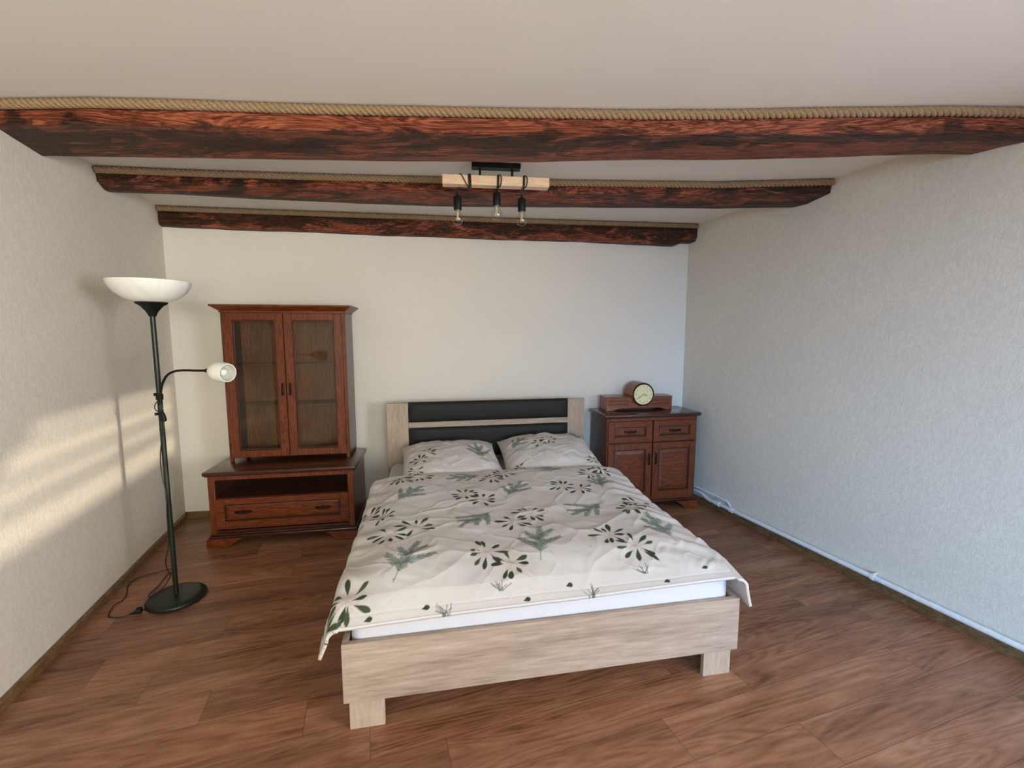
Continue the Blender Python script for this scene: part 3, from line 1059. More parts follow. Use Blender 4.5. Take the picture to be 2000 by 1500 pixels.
# numerals
fc = bpy.data.curves.new('digits', 'FONT')
for n_ in range(12):
    fc.body = str(n_ if n_ else 12)
    fc.size = 0.020
    fc.align_x = 'CENTER'; fc.align_y = 'CENTER'
    fo = bpy.data.objects.new('digits', fc)
    COL.objects.link(fo)
    bpy.context.view_layer.update()
    me = bpy.data.meshes.new_from_object(fo.evaluated_get(bpy.context.evaluated_depsgraph_get()))
    ang = R(90 - 30 * n_)
    bm = NB(); bm.from_mesh(me)
    for v in bm.verts:
        v.co = Vector((cxx + math.cos(ang) * 0.070 + v.co.x, -0.0245, czz + math.sin(ang) * 0.070 + v.co.y))
    bpy.data.meshes.remove(me)
    bpy.data.objects.remove(fo)
    obj('numeral', bm, M['ink'], DL)
bpy.data.curves.remove(fc)


def hand(ang, length, wd, y, name):
    bm = NB()
    dx, dz = math.cos(ang), math.sin(ang)
    def p(l, s): return (cxx + dx * l - dz * s, czz + dz * l + dx * s)
    pts = [p(-0.012, -wd * 0.4), p(length * 0.45, -wd * 0.45), p(length * 0.62, -wd * 1.3), p(length * 0.75, -wd * 0.5), p(length, 0), p(length * 0.75, wd * 0.5), p(length * 0.62, wd * 1.3), p(length * 0.45, wd * 0.45), p(-0.012, wd * 0.4)]
    prism(bm, pts, y, y + 0.0012)
    return obj(name, bm, M['ink'], DL)


hand(R(90 - 103), 0.042, 0.0035, -0.0275, 'hour_hand')
hand(R(90 - 238), 0.068, 0.0030, -0.0292, 'minute_hand')

# ------------------------------------------------------------------ bed
BED = empty('bed', (-0.6314, 1.5429, 0), R(10.404), 'double bed frame in pale oak laminate with black padded headboard', 'bed')
BW, BL = 1.6475, 2.0685
obj('footboard', box(NB(), 0, BW, 0, 0.022, 0.127, 0.365, 0.0015), M['oak_x'], BED)
for a, b_ in ((0.016, 0.146), (BW - 0.146, BW - 0.016)):
    bm = NB()
    box(bm, a, b_, 0.0225, 0.044, 0.0, 0.30, 0.001)
    if a < 0.5: box(bm, a, a + 0.022, 0.0445, 0.14, 0.0, 0.30, 0.001)
    else: box(bm, b_ - 0.022, b_, 0.0445, 0.14, 0.0, 0.30, 0.001)
    obj('leg', bm, M['oak_z'], BED)
for a in (0.0, BW - 0.022):
    obj('side_rail', box(NB(), a, a + 0.022, 0.0225, BL - 0.035, 0.160, 0.365, 0.0015), M['oak_y'], BED)
for a, b_ in ((-0.003, 0.166), (BW + 0.003 - 0.150, BW + 0.003)):
    obj('headboard_post', box(NB(), a, b_, BL - 0.034, BL, 0.0, 0.9564, 0.0015), M['oak_z'], BED)
px0, px1 = 0.166, BW + 0.003 - 0.150
obj('headboard_panel', box(NB(), px0, px1, BL - 0.020, BL - 0.002, 0.30, 0.945, 0.001), M['oak_x'], BED)
obj('headboard_rail', box(NB(), px0, px1, BL - 0.040, BL - 0.020, 0.755, 0.800, 0.001), M['oak_x'], BED)


def pad(z0, z1):
    bm = NB()
    n, k = 40, 12
    grid = []
    for j in range(k + 1):
        row = []
        for i in range(n + 1):
            u, v = i / n, j / k
            e = min(u * (px1 - px0), (1 - u) * (px1 - px0), v * (z1 - z0), (1 - v) * (z1 - z0))
            pf_ = 0.020 + 0.018 * (1 - math.exp(-e / 0.018)) + 0.0015 * mnoise.noise(Vector((u * 9, v * 2, z0 * 9)))
            row.append(bm.verts.new((px0 + 0.002 + u * (px1 - px0 - 0.004), BL - 0.020 - pf_ if 1 else 0, z0 + v * (z1 - z0))))
        grid.append(row)
    for j in range(k):
        for i in range(n):
            bm.faces.new((grid[j][i], grid[j][i + 1], grid[j + 1][i + 1], grid[j + 1][i]))
    # rim back to the panel
    rim = grid[0] + [r[-1] for r in grid[1:]] + grid[-1][-2::-1] + [r[0] for r in grid[-2:0:-1]]
    back = [bm.verts.new((v.co.x, BL - 0.0205, v.co.z)) for v in rim]
    for i in range(len(rim)):
        j = (i + 1) % len(rim)
        bm.faces.new((rim[i], back[i], back[j], rim[j]))
    bm.faces.new(back)
    bmesh.ops.recalc_face_normals(bm, faces=bm.faces)
    return obj('headboard_pad', bm, M['leather'], BED, 60)


pad(0.800, 0.962)
pad(0.500, 0.755)

# mattress with white sheet
bm = NB()
box(bm, 0.026, BW - 0.026, 0.030, 2.015, 0.165, 0.478, 0.045, 5)
MT = obj('mattress', bm, M['white_sheet'], None, 60)
MT.matrix_world = BED.matrix_world.copy()
MT.location = BED.location; MT.rotation_euler = BED.rotation_euler
tag(MT, 'mattress in a white fitted sheet lying in the bed frame, under the duvet', 'mattress')
for a, b_ in ((0.022, BW - 0.022),):
    obj('slatted_base', box(NB(), a + 0.001, b_ - 0.001, 0.045, 2.02, 0.140, 0.158), M['oak_x'], BED)


# ---- printed fabric: paint motifs on a grid of (u, v) cloth coordinates
def vnoise(X, Y, seed=0):
    rs = np.random.RandomState(seed)
    T_ = rs.rand(256, 256)
    xi = np.floor(X).astype(int); yi = np.floor(Y).astype(int)
    fx = X - xi; fy = Y - yi
    fx = fx * fx * fx * (fx * (fx * 6 - 15) + 10); fy = fy * fy * fy * (fy * (fy * 6 - 15) + 10)
    g = lambda a, b_: T_[a % 256, b_ % 256]
    return (g(xi, yi) * (1 - fx) + g(xi + 1, yi) * fx) * (1 - fy) + (g(xi, yi + 1) * (1 - fx) + g(xi + 1, yi + 1) * fx) * fy - 0.5


BASE_C = np.array((0.555, 0.535, 0.520))
LEAF = np.array((0.022, 0.038, 0.018)); LEAF2 = np.array((0.040, 0.066, 0.024))
PINE = np.array((0.085, 0.125, 0.105)); PINE2 = np.array((0.22, 0.285, 0.25)); STEM = np.array((0.46, 0.36, 0.31))
BERRY = np.array((0.46, 0.36, 0.31))


class Cloth:
    def __init__(s, U, V):
        s.U, s.V = U, V
        s.u0, s.v0 = U[0, 0], V[0, 0]
        s.du = U[0, 1] - U[0, 0]; s.dv = V[1, 0] - V[0, 0]
        s.C = np.tile(BASE_C, (*U.shape, 1))

    def paint(s, cu, cv, rad, fn, col, alpha=1.0):
        ny, nx = s.U.shape
        i0 = max(0, int((cu - rad - s.u0) / s.du)); i1 = min(nx, int((cu + rad - s.u0) / s.du) + 2)
        j0 = max(0, int((cv - rad - s.v0) / s.dv)); j1 = min(ny, int((cv + rad - s.v0) / s.dv) + 2)
        if i0 >= i1 or j0 >= j1: return
        a = fn(s.U[j0:j1, i0:i1] - cu, s.V[j0:j1, i0:i1] - cv)
        a = np.clip(a, 0, 1)[..., None] * alpha
        s.C[j0:j1, i0:i1] = s.C[j0:j1, i0:i1] * (1 - a) + col * a

    def leaf(s, cu, cv, ang, L, wd, col=LEAF):
        """a spatula leaf whose base is at cu, cv."""
        ca, sa = math.cos(ang), math.sin(ang)
        aa = s.du * 0.8

        def fn(x, y):
            l = (x * ca + y * sa) / L
            t = (-x * sa + y * ca)
            lc = np.clip(l, 0, 1)
            half = wd * (0.12 + 0.9 * np.sin(np.pi * np.clip(lc, 0, 1) ** 1.7) ** 0.8)
            return np.clip((half - np.abs(t)) / aa + 0.5, 0, 1) * ((l > 0) & (l < 1))
        s.paint(cu, cv, L * 1.05, fn, col)

    def line(s, u0, v0, u1, v1, wd, col, alpha=1.0):
        cu, cv = (u0 + u1) / 2, (v0 + v1) / 2
        L = math.hypot(u1 - u0, v1 - v0)
        if L < 1e-6: return
        ca, sa = (u1 - u0) / L, (v1 - v0) / L
        aa = s.du

        def fn(x, y):
            l = x * ca + y * sa
            t = -x * sa + y * ca
            dd = np.hypot(np.maximum(np.abs(l) - L / 2, 0), t)
            return (wd - dd) / aa + 0.5
        s.paint(cu, cv, L / 2 + 0.01, fn, col, alpha)

    def dot(s, u, v, r, col):
        aa = s.du
        s.paint(u, v, r + 0.005, lambda x, y: (r - np.hypot(x, y)) / aa + 0.5, col)

    def mistletoe(s, u, v, ang, k=1.0, two=True, rs=random):
        cs = [(0, 0, 0.0)]
        if two: cs.append((0.080 * k * math.cos(ang), 0.080 * k * math.sin(ang), 0.5))
        s.line(u, v, u + 0.15 * k * math.cos(ang), v + 0.15 * k * math.sin(ang), 0.0016, STEM)
        for a, b_, ph in cs:
            n = 9
            for i in range(n):
                t = ang + ph + 2 * PI * (i + rs.uniform(-0.22, 0.22)) / n
                if rs.random() < 0.10: continue
                r0 = rs.uniform(0.009, 0.026) * k
                L = rs.uniform(0.026, 0.047) * k
                du, dv = math.cos(t) * r0, math.sin(t) * r0
                s.line(u + a, v + b_, u + a + du, v + b_ + dv, 0.0012, STEM)
                s.leaf(u + a + du, v + b_ + dv, t + rs.uniform(-0.25, 0.25), L, 0.0064 * k * rs.uniform(0.75, 1.2), LEAF if rs.random() < 0.75 else LEAF2)
            for i in range(8):
                t = rs.uniform(0, 2 * PI); r0 = rs.uniform(0.006, 0.024) * k
                s.dot(u + a + math.cos(t) * r0, v + b_ + math.sin(t) * r0, 0.0045 * k, BERRY)
                s.dot(u + a + math.cos(t) * r0, v + b_ + math.sin(t) * r0, 0.0030 * k, BASE_C)

    def branch(s, u, v, ang, L, rs=random, nl=0.020):
        n = int(L / 0.0034)
        u1, v1 = u + L * math.cos(ang), v + L * math.sin(ang)
        s.line(u, v, u1, v1, 0.0013, PINE)
        for i in range(n):
            f = (i + 1) / n
            a = nl * (1 - 0.55 * f) * rs.uniform(0.8, 1.15)
            for sg in (-1, 1):
                t = ang + sg * rs.uniform(0.55, 0.85)
                pu, pv = u + L * f * math.cos(ang), v + L * f * math.sin(ang)
                s.line(pu, pv, pu + a * math.cos(t), pv + a * math.sin(t), 0.0012, PINE if rs.random() < 0.6 else PINE2)

    def pine(s, u, v, ang, k=1.0, rs=random):
        """(u, v) the middle of the sprig."""
        ca, sa = math.cos(ang), math.sin(ang)
        u -= 0.075 * k * ca; v -= 0.075 * k * sa
        s.line(u - 0.03 * k * ca, v - 0.03 * k * sa, u, v, 0.0015, PINE)
        s.branch(u, v, ang, 0.16 * k, rs, 0.027 * k)
        for f, da, L in ((0.02, 0.80, 0.085), (0.035, -0.75, 0.095), (0.065, 0.62, 0.070), (0.085, -0.60, 0.060)):
            s.branch(u + f * k * ca, v + f * k * sa, ang + da * rs.uniform(0.85, 1.15), L * k * rs.uniform(0.85, 1.15), rs, 0.022 * k)

    def tuft(s, u, v, rs=random, k=1.0):
        for i in range(9):
            t = R(90) + rs.uniform(-1.1, 1.1)
            L = rs.uniform(0.03, 0.055) * k
            o_ = rs.uniform(-0.014, 0.014)
            s.line(u + o_, v, u + o_ + L * math.cos(t), v + L * math.sin(t), 0.0013, PINE * 0.7)


rnd = random.Random(11)
GS = 0.0030


def bed_obj(name, P, label, cat, col, mat, group=None, solid=0.0):
    """P in bed coordinates."""
    o = grid_mesh(name, P, mat, None, col)
    o.location = BED.location
    o.rotation_euler = BED.rotation_euler
    if solid:
        md = o.modifiers.new('thickness', 'SOLIDIFY')
        md.thickness = solid
        md.offset = -1
    return tag(o, label, cat, group)


# duvet ----------------------------------------------------------------
UL, UR = 0.000, 1.600           # where the cloth starts to roll over the mattress edge
DL_, DRr = 0.142, 0.176
us = np.arange(UL - DL_, UR + DRr + GS, GS)
vs_ = np.arange(-0.045, 1.300, GS)
U, V = np.meshgrid(us, vs_)
cl = Cloth(U, V)
MI = [(0.079, 0.728, 2.3, 0.9, 1), (0.266, 1.235, 3.6, 1.0, 1), (0.020, 0.050, -2.6, 1.15, 1), (0.255, 0.537, 3.6, 1.1, 1), (0.53, 0.909, -0.7, 1.0, 1),
      (0.566, 0.240, -0.75, 1.15, 1), (0.845, 0.587, 3.8, 1.05, 1), (0.80, 1.215, 3.9, 0.95, 1), (1.125, 0.940, -0.65, 1.0, 1),
      (1.482, 0.653, 3.9, 1.05, 1), (1.165, 0.290, -0.95, 1.15, 1), (1.470, 1.190, 3.7, 0.95, 1), (-0.16, 0.98, 1.0, 1.0, 0), (-0.15, 0.42, 0.4, 1.0, 0), (1.76, 0.35, 1.8, 1.0, 0), (1.75, 0.95, 1.0, 1.0, 0)]
for u, v, a, k, t in MI: cl.mistletoe(u, v, a, k * 1.50, bool(t), rnd)
PN = [(0.213, 0.967, 0.9, 1.0), (0.235, 0.250, 1.25, 1.15), (0.549, 1.200, 3.3, 1.0), (0.83, 0.945, 1.0, 1.0), (0.561, 0.575, -2.4, 1.05),
      (0.825, 0.290, 1.35, 1.12), (1.395, 1.000, 1.3, 1.0), (1.170, 0.620, -2.6, 1.1), (1.445, 0.350, 1.6, 1.12), (1.13, 1.235, 2.9, 0.9), (-0.12, 0.70, 1.2, 1.0), (1.74, 0.62, 1.2, 1.0)]
for u, v, a, k in PN: cl.pine(u, v, a, k * 1.32, rnd)
for u, v in ((-0.05, -0.09), (0.385, -0.045), (0.601, 0.020), (0.96, -0.045), (1.216, 0.030)): cl.tuft(u, v + 0.0, rnd)
for u, v in ((0.088, -0.03), (0.295, -0.015), (0.684, -0.030), (0.866, 0.010), (1.280, -0.025), (1.475, 0.02)): cl.leaf(u, v, 0.25, 0.030, 0.010, LEAF)
for i in range(170):
    cl.dot(rnd.uniform(-0.2, 1.8), rnd.uniform(-0.04, 1.3), rnd.uniform(0.0013, 0.0030), (STEM * 0.8) if rnd.random() < 0.6 else PINE)

ZT = 0.478
# distance inside the edges
ef = np.clip((V + 0.045) / 0.30, 0, 1)
eh = np.clip((1.300 - V) / 0.16, 0, 1)
el = np.clip((U - UL + 0.04) / 0.22, 0, 1)
er = np.clip((UR + 0.04 - U) / 0.22, 0, 1)
sm = lambda t: t * t * (3 - 2 * t)
puff = 0.012 + 0.075 * sm(ef) ** 0.8 * (0.35 + 0.65 * sm(eh)) * (0.35 + 0.65 * sm(el)) * (0.35 + 0.65 * sm(er))
ztop = ZT + puff + 0.035 * sm(1 - eh) + 0.035 * np.clip((V - 0.75) / 0.5, 0, 1)
# folds
q1 = vnoise(U * 3.2 + 0.5 * V, V * 5.5 - U * 2.0, 1)
q2 = vnoise(U * 9 + 4 * V, V * 13 - U * 4, 2)
q3 = vnoise(U * 24 - 10 * V, V * 30 + 8 * U, 3)
ridge = 1 - np.abs(vnoise(U * 4.5 + 2.5 * V + 3, V * 5 - 3.0 * U + 7, 4)) * 4
ridge = np.clip(ridge, 0, 1) ** 2
ridge2 = np.clip(1 - np.abs(vnoise(U * 7 - 5 * V + 13, V * 9 + 5 * U + 2, 6)) * 4.5, 0, 1) ** 2
wr = 0.018 * q1 + 0.0045 * q2 + 0.0014 * q3 + 0.006 * ridge * (0.4 + q1 + 0.5) + 0.0030 * ridge2 + 0.0022 * np.sin(2 * PI * (U * 11 + 2.5 * q1 + 1.5 * q2)) * np.clip(0.45 - V, 0, 0.4) * np.clip(vnoise(U * 5, V * 1.5, 17) + 0.3, 0, 1) * 3
wr = wr - 0.004 * np.exp(-((V + 0.008) / 0.004) ** 2)
# gathers along the right and left edges
gr = np.clip((U - (UR - 0.30)) / 0.30, 0, 1) * np.clip((UR + 0.10 - U) / 0.08, 0, 1)
wr += 0.006 * gr * np.sin(2 * PI * (V * 9 + 2.2 * (U - UR) + 0.6 * q1)) * (0.5 + vnoise(V * 6, U * 2, 9) + 0.3)
gl = np.clip(((UL + 0.25) - U) / 0.25, 0, 1)
wr += 0.005 * gl * np.sin(2 * PI * (V * 6 + 1.5 * U + 0.8 * q1))
amp = np.clip(ef * 1.6 + 0.12, 0, 1)
ztop = ztop + wr * amp
# side drops
rr_ = 0.050
dR = np.maximum(U - UR, 0)
dL = np.maximum(UL - U, 0)
zt_ = ztop.copy()
Ux = np.clip(U, UL, UR)
# along the foot edge the hem sags over the mattress end
foot = np.clip((0.06 - V) / 0.10, 0, 1)
hem_z = -0.030 * foot ** 1.3 * np.clip(1.0 - U / 1.75, 0.0, 1) - 0.004 * foot
zt_ += hem_z


def roll(dd, r):
    a = np.minimum(dd / r, PI / 2)
    h_ = r * np.sin(a)
    drop = r * (1 - np.cos(a))
    rest = np.maximum(dd - r * PI / 2, 0)
    return h_, drop, rest


hR, vR, restR = roll(dR, rr_)
hL, vL, restL = roll(dL, 0.045)
hang_n = vnoise(V * 5.5 + 2, U * 1.2, 12)
slopeR = 0.12 + 0.14 * np.clip((0.30 - V) / 0.3, 0, 1)
slopeL = 0.10 + 0.24 * np.clip((0.40 - V) / 0.4, 0, 1)
X = Ux + hR + restR * slopeR + 0.05 * hang_n * np.minimum(restR / 0.1, 1) * 0.5
X = X - (hL + restL * slopeL + 0.04 * (hang_n + 0.1) * np.minimum(restL / 0.1, 1) * 0.5)
Z = zt_ - vR - restR * 0.95 - vL - restL * 0.96
Z = np.where(dR > 0, Z - np.clip(wr, -0.01, 0.02) * np.minimum(restR / 0.05, 1), Z)
Y = V.copy()
Y = Y + 0.020 * (0 - 1) * np.clip(1 - U / 1.0, 0, 1) * foot * 0.0
# corner at the foot left: the cloth swings out towards the viewer a little
Y = Y + foot * (np.minimum(restL / 0.2, 1) * 0.035 + np.minimum(restR / 0.2, 1) * 0.03)
bow = vnoise(U * 2.3, V * 0.0 + 4, 21)
Y = Y + (0.012 + 0.018 * bow) * foot * (dL + dR == 0)
P = np.stack([X, Y, Z], -1)
bed_obj('duvet', P, 'duvet in white cover with green mistletoe and pine sprigs, spread over the bed', 'duvet', cl.C, M['fabric'], None, 0.012)


# pillows ---------------------------------------------------------------
def pillow(cu, cv, cz, rz, tilt, roll_, hw_, hd_, th, seed, motifs, pines, label):
    n = int(2 * hw_ / GS) + 1
    m_ = int(2 * hd_ / GS) + 1
    a = np.linspace(-1, 1, n); b_ = np.linspace(-1, 1, m_)
    A_, B_ = np.meshgrid(a, b_)
    c = Cloth(A_ * hw_, B_ * hd_)
    for x in motifs: c.mistletoe(*x, rnd)
    for x in pines: c.pine(*x, rnd)
    for i in range(26):
        c.dot(rnd.uniform(-hw_, hw_), rnd.uniform(-hd_, hd_), rnd.uniform(0.0015, 0.003), PINE)
    pin = lambda t: 1 - 0.07 * (1 - np.abs(t) ** 2)           # sides drawn in between the corners
    Xp = A_ * hw_ * (1 - 0.06 * (1 - B_ ** 2) * np.abs(A_) ** 3)
    Yp = B_ * hd_ * (1 - 0.05 * (1 - A_ ** 2) * np.abs(B_) ** 3)
    prof = np.clip((1 - np.abs(A_) ** 2.6), 0, 1) ** 0.55 * np.clip((1 - np.abs(B_) ** 2.6), 0, 1) ** 0.55
    w_ = 0.020 * vnoise(A_ * 3 + seed, B_ * 3.3, seed) + 0.005 * vnoise(A_ * 7 + 3 * B_, B_ * 8 - 3 * A_, seed + 1) + 0.0018 * vnoise(A_ * 17, B_ * 20, seed + 2)
    rg = np.clip(1 - np.abs(vnoise(A_ * 3 + 2 * B_ + seed, B_ * 4 - 2 * A_, seed + 5)) * 4, 0, 1) ** 2
    up = prof * (th * 0.62) + (w_ + 0.005 * rg) * np.clip(prof * 1.5, 0, 1)
    dn = -prof * (th * 0.38)
    top = np.stack([Xp, Yp, up], -1)
    bot = np.stack([Xp, Yp, dn], -1)[::-1]
    Pp = np.concatenate([top, bot[1:]], 0)
    Cc = np.concatenate([c.C, np.tile(BASE_C, (m_ - 1, n, 1))], 0)
    mt = Matrix.Translation((cu, cv, cz)) @ Matrix.Rotation(rz, 4, 'Z') @ Matrix.Rotation(tilt, 4, 'X') @ Matrix.Rotation(roll_, 4, 'Y')
    mm = np.array(mt)
    Pp = Pp @ mm[:3, :3].T + mm[:3, 3]
    # rest on the sheet: press the underside flat
    Pp[..., 2] = np.maximum(Pp[..., 2], ZT + 0.002)
    o = bed_obj('pillow', Pp, label, 'pillow', Cc, M['fabric'], 'matching pillows at the head of the bed')
    return o


pillow(0.486, 1.632, 0.562, R(2), R(8), R(0), 0.364, 0.342, 0.185, 31,
       [(-0.17, -0.02, -2.2, 1.25, True), (-0.26, -0.24, -1.2, 1.1, False), (0.12, 0.26, 2.6, 1.0, False)], [(0.20, -0.03, 1.7, 1.4)],
       'left pillow with a pine sprig printed near its right side, beside the display cabinet')
pillow(1.222, 1.636, 0.572, R(-3), R(10), R(-2), 0.364, 0.342, 0.195, 47,
       [(0.02, 0.06, -2.6, 1.25, True), (0.30, -0.22, 1.2, 1.0, False), (-0.25, -0.27, 1.0, 0.9, False)], [(-0.22, 0.08, 0.8, 1.1), (0.27, 0.20, 2.0, 1.0)],
       'right pillow, the higher one, beside the dresser and clock')

# ------------------------------------------------------------------ floor lamp
FL = empty('floor_lamp', (-1.9224, 2.432, 0), 0, 'black torchiere floor lamp with white bowl shade and side reading arm', 'lamp')
bm = NB()
lathe(bm, [(0, 0), (0.142, 0), (0.146, 0.006), (0.145, 0.016), (0.136, 0.024), (0.110, 0.028), (0.03, 0.032), (0, 0.033)], 64)
obj('base', bm, M['black_green'], FL, 50)
bm = NB()
lathe(bm, [(0.0, 0.030), (0.0125, 0.030), (0.0125, 1.615), (0, 1.615)], 20)
for z in (0.55, 0.98): lathe(bm, [(0.0125, z), (0.0138, z + 0.001), (0.0138, z + 0.006), (0.0125, z + 0.007)], 20)
obj('pole', bm, M['black_green'], FL, 50)
bm = NB()
lathe(bm, [(0, 1.600), (0.016, 1.600), (0.020, 1.612), (0.030, 1.630), (0.050, 1.655), (0.070, 1.668), (0.072, 1.674), (0, 1.676)], 40)
obj('shade_holder', bm, M['black'], FL, 50)
bm = NB()
outer = [(0.0, 1.672), (0.060, 1.673), (0.090, 1.680), (0.120, 1.695), (0.148, 1.717), (0.168, 1.742), (0.180, 1.766), (0.184, 1.784)]
inner = [(0.179, 1.784), (0.175, 1.766), (0.163, 1.745), (0.143, 1.721), (0.115, 1.700), (0.085, 1.686), (0.055, 1.679), (0.0, 1.678)]
lathe(bm, outer + inner, 64)
obj('bowl_shade', bm, M['opal'], FL, 60)
# reading arm
bm = NB()
tube(bm, smooth_path([(0.012, -0.012, 1.125), (0.018, -0.014, 1.18), (0.034, -0.018, 1.235), (0.070, -0.026, 1.285), (0.12, -0.034, 1.309), (0.18, -0.042, 1.315), (0.24, -0.048, 1.314), (0.295, -0.052, 1.314)], 6), 0.0062, 12)
tube(bm, [(0.290, -0.052, 1.314), (0.302, -0.053, 1.314), (0.322, -0.056, 1.3135), (0.338, -0.058, 1.313)], [0.007, 0.010, 0.017, 0.024], 20)
obj('reading_arm', bm, M['black'], FL, 50)
bm = NB()
dirv = Vector((0.93, -0.35, -0.06)).normalized()
mt = Matrix.Translation((0.332, -0.056, 1.313)) @ dirv.to_track_quat('Z', 'Y').to_matrix().to_4x4()
lathe(bm, [(0.0, 0.0), (0.018, 0.001), (0.034, 0.010), (0.046, 0.028), (0.053, 0.055), (0.054, 0.082), (0.050, 0.108), (0.048, 0.120), (0.044, 0.120), (0.047, 0.105), (0.050, 0.082), (0.049, 0.056), (0.042, 0.031), (0.030, 0.015), (0.0, 0.007)], 40, mt)
RS = obj('reading_shade', bm, M['opal'], FL, 60)
bm = NB()
lathe(bm, [(0, 0.02), (0.013, 0.022), (0.014, 0.045), (0.018, 0.060), (0.022, 0.078), (0.019, 0.095), (0.010, 0.105), (0, 0.107)], 24, mt)
obj('bulb', bm, M['opal'], RS, 60)
# clamp where the arm meets the pole
bm = NB()
lathe(bm, [(0.0125, 1.150), (0.017, 1.152), (0.017, 1.182), (0.0125, 1.184)], 20)
box(bm, -0.026, -0.010, -0.010, 0.006, 1.172, 1.188, 0.003)
box(bm, 0.0, 0.018, -0.020, -0.006, 1.145, 1.180, 0.003)
obj('clamp', bm, M['black'], FL, 40)
# switch box
bm = NB()
prism(bm, [(0.010, 1.085), (0.026, 1.087), (0.034, 1.070), (0.040, 1.040), (0.036, 1.034), (0.012, 1.036)], -0.028, -0.010, 0, 'xz', 0.002)
box(bm, -0.022, -0.008, -0.020, -0.006, 1.066, 1.082, 0.003)
SW = obj('foot_switch', bm, M['black'], FL)
# cables
bx, by = FL.location.x, FL.location.y
L = lambda x, y, z: (x - bx, y - by, z)
bm = NB()
tube(bm, smooth_path([(0.014, -0.016, 1.155), (-0.012, -0.018, 1.13), (-0.016, -0.016, 1.10), (0.012, -0.018, 1.085), (0.020, -0.018, 1.12), (0.024, -0.018, 1.10), (0.014, -0.018, 1.088)], 6), 0.0026, 7)
tube(bm, smooth_path([(0.024, -0.018, 1.036), (0.026, -0.018, 1.00), (0.016, -0.017, 0.965), (0.004, -0.016, 0.93), (-0.010, -0.015, 0.85), (-0.016, -0.012, 0.78), (-0.008, -0.016, 0.70), (0.004, -0.017, 0.62), (-0.002, -0.017, 0.50), (-0.004, -0.016, 0.424),
      L(-1.94, 2.425, 0.31), L(-1.967, 2.43, 0.225), L(-2.03, 2.52, 0.12), L(-2.090, 2.610, 0.04), L(-2.040, 2.49, 0.034), L(-2.048, 2.405, 0.03), L(-2.095, 2.45, 0.012), L(-2.120, 2.545, 0.008), L(-2.160, 2.68, 0.008), L(-2.150, 2.74, 0.008),
      L(-2.185, 2.750, 0.008), L(-2.237, 2.729, 0.006), L(-2.278, 2.690, 0.006), L(-2.318, 2.637, 0.006), L(-2.318, 2.590, 0.006), L(-2.300, 2.545, 0.006), L(-2.246, 2.476, 0.006), L(-2.212, 2.41, 0.006), L(-2.215, 2.36, 0.006),
      L(-2.165, 2.264, 0.006), L(-2.093, 2.250, 0.006), L(-2.055, 2.275, 0.007)], 7), 0.0030, 7)
CBL = obj('power_cable', bm, M['cable'], FL, 60)
bm = NB()
tube(bm, [L(-2.060, 2.272, 0.009), L(-2.030, 2.288, 0.012)], [0.004, 0.011], 10)
lathe(bm, [(0, 0), (0.017, 0.0), (0.018, 0.022), (0, 0.024)], 18, Matrix.Translation(L(-2.032, 2.287, 0.019)) @ Vector((0.88, 0.45, 0)).to_track_quat('Z', 'Y').to_matrix().to_4x4())
for dz in (-0.008, 0.008):
    tube(bm, [L(-2.010, 2.298, 0.019 + dz * 0.2), L(-2.010 + 0.018, 2.298 + 0.005, 0.019 + dz * 0.2)], 0.0022, 6)
obj('plug', bm, M['black'], CBL, 40)

# ------------------------------------------------------------------ ceiling lamp
CL = empty('pendant_lamp', (-0.090, 2.680, ZC), R(6.4), 'pale wooden bar ceiling lamp with three bare bulbs on black cables', 'lamp')
obj('canopy', box(NB(), -0.138, 0.138, -0.028, 0.028, -0.030, -0.001, 0.002), M['black'], CL)
for x in (-0.092, 0.092):
    bm = NB()
    tube(bm, [(x, 0, -0.029), (x, 0, -0.076)], 0.0062, 12)
    obj('rod', bm, M['black'], CL, 50)
zb1, zb0 = -0.075, -0.127
obj('wooden_bar', box(NB(), -0.303, 0.303, -0.030, 0.030, zb0, zb1, 0.0015), M['pine'], CL)


def wrap(cx, lean, n=2, gap=0.006):
    """cable turns round the bar."""
    m_ = 0.004
    y0, y1, z0, z1 = -0.030 - m_, 0.030 + m_, zb0 - m_, zb1 + m_
    pts = []
    for k in range(n):
        c = cx + k * gap
        pts += [(c, y1, z0), (c, y1, z1), (c + lean * 0.1, y0, z1 + 0.001), (c + lean, y0, z0), (c + lean + gap * 0.5, y1, z0)]
    return pts


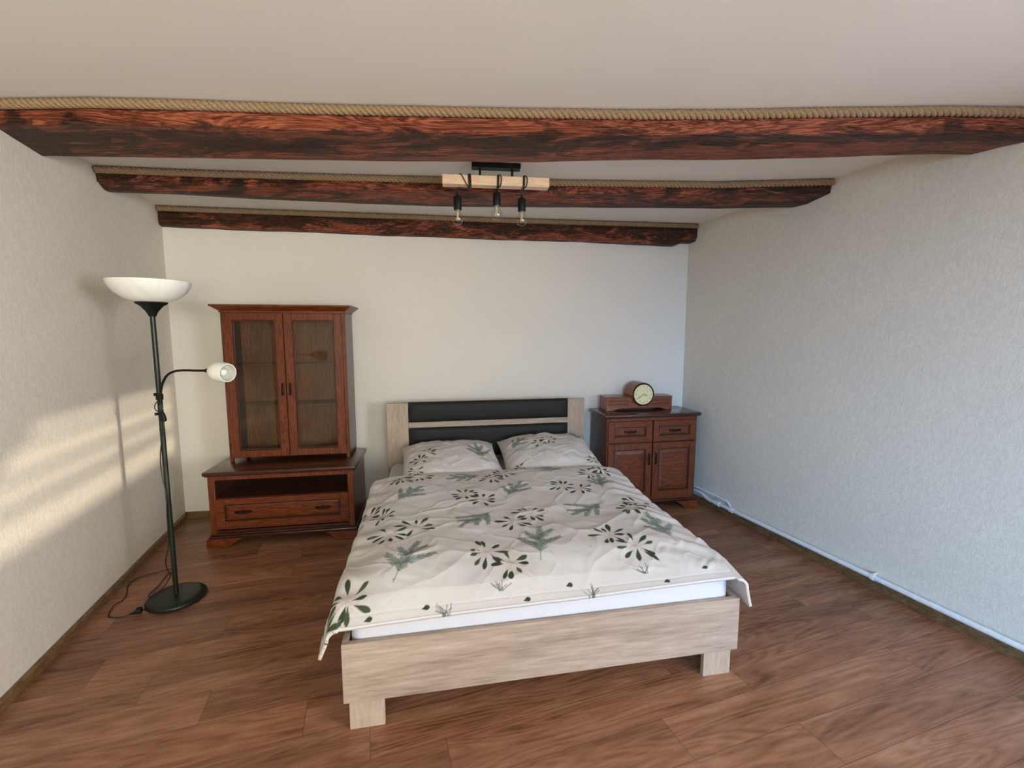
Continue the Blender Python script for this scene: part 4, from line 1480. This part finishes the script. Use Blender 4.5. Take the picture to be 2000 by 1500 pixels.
specs = [(-0.220, -0.183, -0.260, 'left'), (0.003, -0.158, -0.230, 'mid'), (0.148, -0.185, -0.258, 'right')]
for i, (sx, s1, s0, nm) in enumerate(specs):
    bm = NB()
    if i == 0:
        tube(bm, [(-0.206, -0.034, zb1 + 0.004), (-0.195, -0.035, zb1 - 0.004), (-0.168, -0.035, zb0 - 0.002), (-0.160, 0.0, zb0 - 0.005), (-0.158, 0.034, zb0 - 0.004)], 0.0028, 7)
        tube(bm, [(-0.215, 0.030, zb1 + 0.003), (-0.206, -0.034, zb1 + 0.004)], 0.0028, 7)
        for g_ in (0.0, 0.006, 0.011):
            x = -0.158 + g_
            tube(bm, [(x, 0.034, zb0 - 0.003), (x, 0.034, zb1 + 0.003), (x, -0.034, zb1 + 0.003), (x + 0.003, -0.034, zb0 - 0.003), (x + 0.003, 0.034, zb0 - 0.003)], 0.0030, 7)
        tube(bm, smooth_path([(-0.150, 0.030, zb0 - 0.005), (-0.19, 0.012, zb0 - 0.007), (-0.215, 0.002, zb0 - 0.012), (sx, 0, s1 + 0.008)], 5), 0.0028, 7)
    else:
        x = sx + (0.004 if i == 1 else 0.006)
        for g_ in (0.0, 0.006):
            tube(bm, [(x + g_, 0.034, zb0 - 0.003), (x + g_, 0.034, zb1 + 0.003), (x + g_, -0.034, zb1 + 0.003), (x + g_ - 0.002, -0.034, zb0 - 0.003), (x + g_ - 0.002, 0.034, zb0 - 0.003)], 0.0030, 7)
        tube(bm, smooth_path([(x + 0.004, 0.030, zb1 + 0.005), (x + 0.008, -0.025, zb1 + 0.007), (x + 0.018, -0.037, zb1 - 0.004), (x + 0.021, -0.036, (zb0 + zb1) / 2), (x + 0.014, -0.036, zb0 - 0.004), (x + 0.006, -0.010, zb0 - 0.006), (sx, 0, s1 + 0.008)], 5), 0.0028, 7)
    obj('cable', bm, M['cable'], CL, 60)
    bm = NB()
    T = Matrix.Translation((sx, 0, 0))
    lathe(bm, [(0, s1 + 0.018), (0.0045, s1 + 0.018), (0.007, s1 + 0.002), (0.018, s1), (0.0225, s1 - 0.006), (0.0225, s0 + 0.002), (0.021, s0), (0.0, s0)], 28, T)
    SK = obj('socket', bm, M['black'], CL, 50)
    bm = NB()
    lathe(bm, [(0.0145, s0 - 0.0005), (0.0148, s0 - 0.010), (0.0185, s0 - 0.018), (0.026, s0 - 0.030), (0.0312, s0 - 0.044), (0.0312, s0 - 0.054), (0.027, s0 - 0.067), (0.018, s0 - 0.076), (0.008, s0 - 0.080), (0.0, s0 - 0.081)], 32, T)
    BB = obj('bulb', bm, M['bulb_glass'], CL, 180)
    bm = NB()
    lathe(bm, [(0, s0 - 0.0002), (0.0150, s0 - 0.0002), (0.0154, s0 - 0.006), (0.0135, s0 - 0.008), (0, s0 - 0.009)], 24, T)
    obj('screw_base', bm, M['metal'], BB, 40)
    bm = NB()
    tube(bm, [(sx, 0, s0 - 0.008), (sx, 0, s0 - 0.030)], [0.005, 0.0025], 8)
    for k in range(4):
        a = k * PI / 2 + 0.4
        tube(bm, [(sx + 0.004 * math.cos(a), 0.004 * math.sin(a), s0 - 0.024), (sx + 0.008 * math.cos(a), 0.008 * math.sin(a), s0 - 0.058)], 0.0012, 6)
    obj('filament', bm, plain('filament_yellow', (0.75, 0.55, 0.22), 0.4) if i == 0 else bpy.data.materials['filament_yellow'], BB, 60)
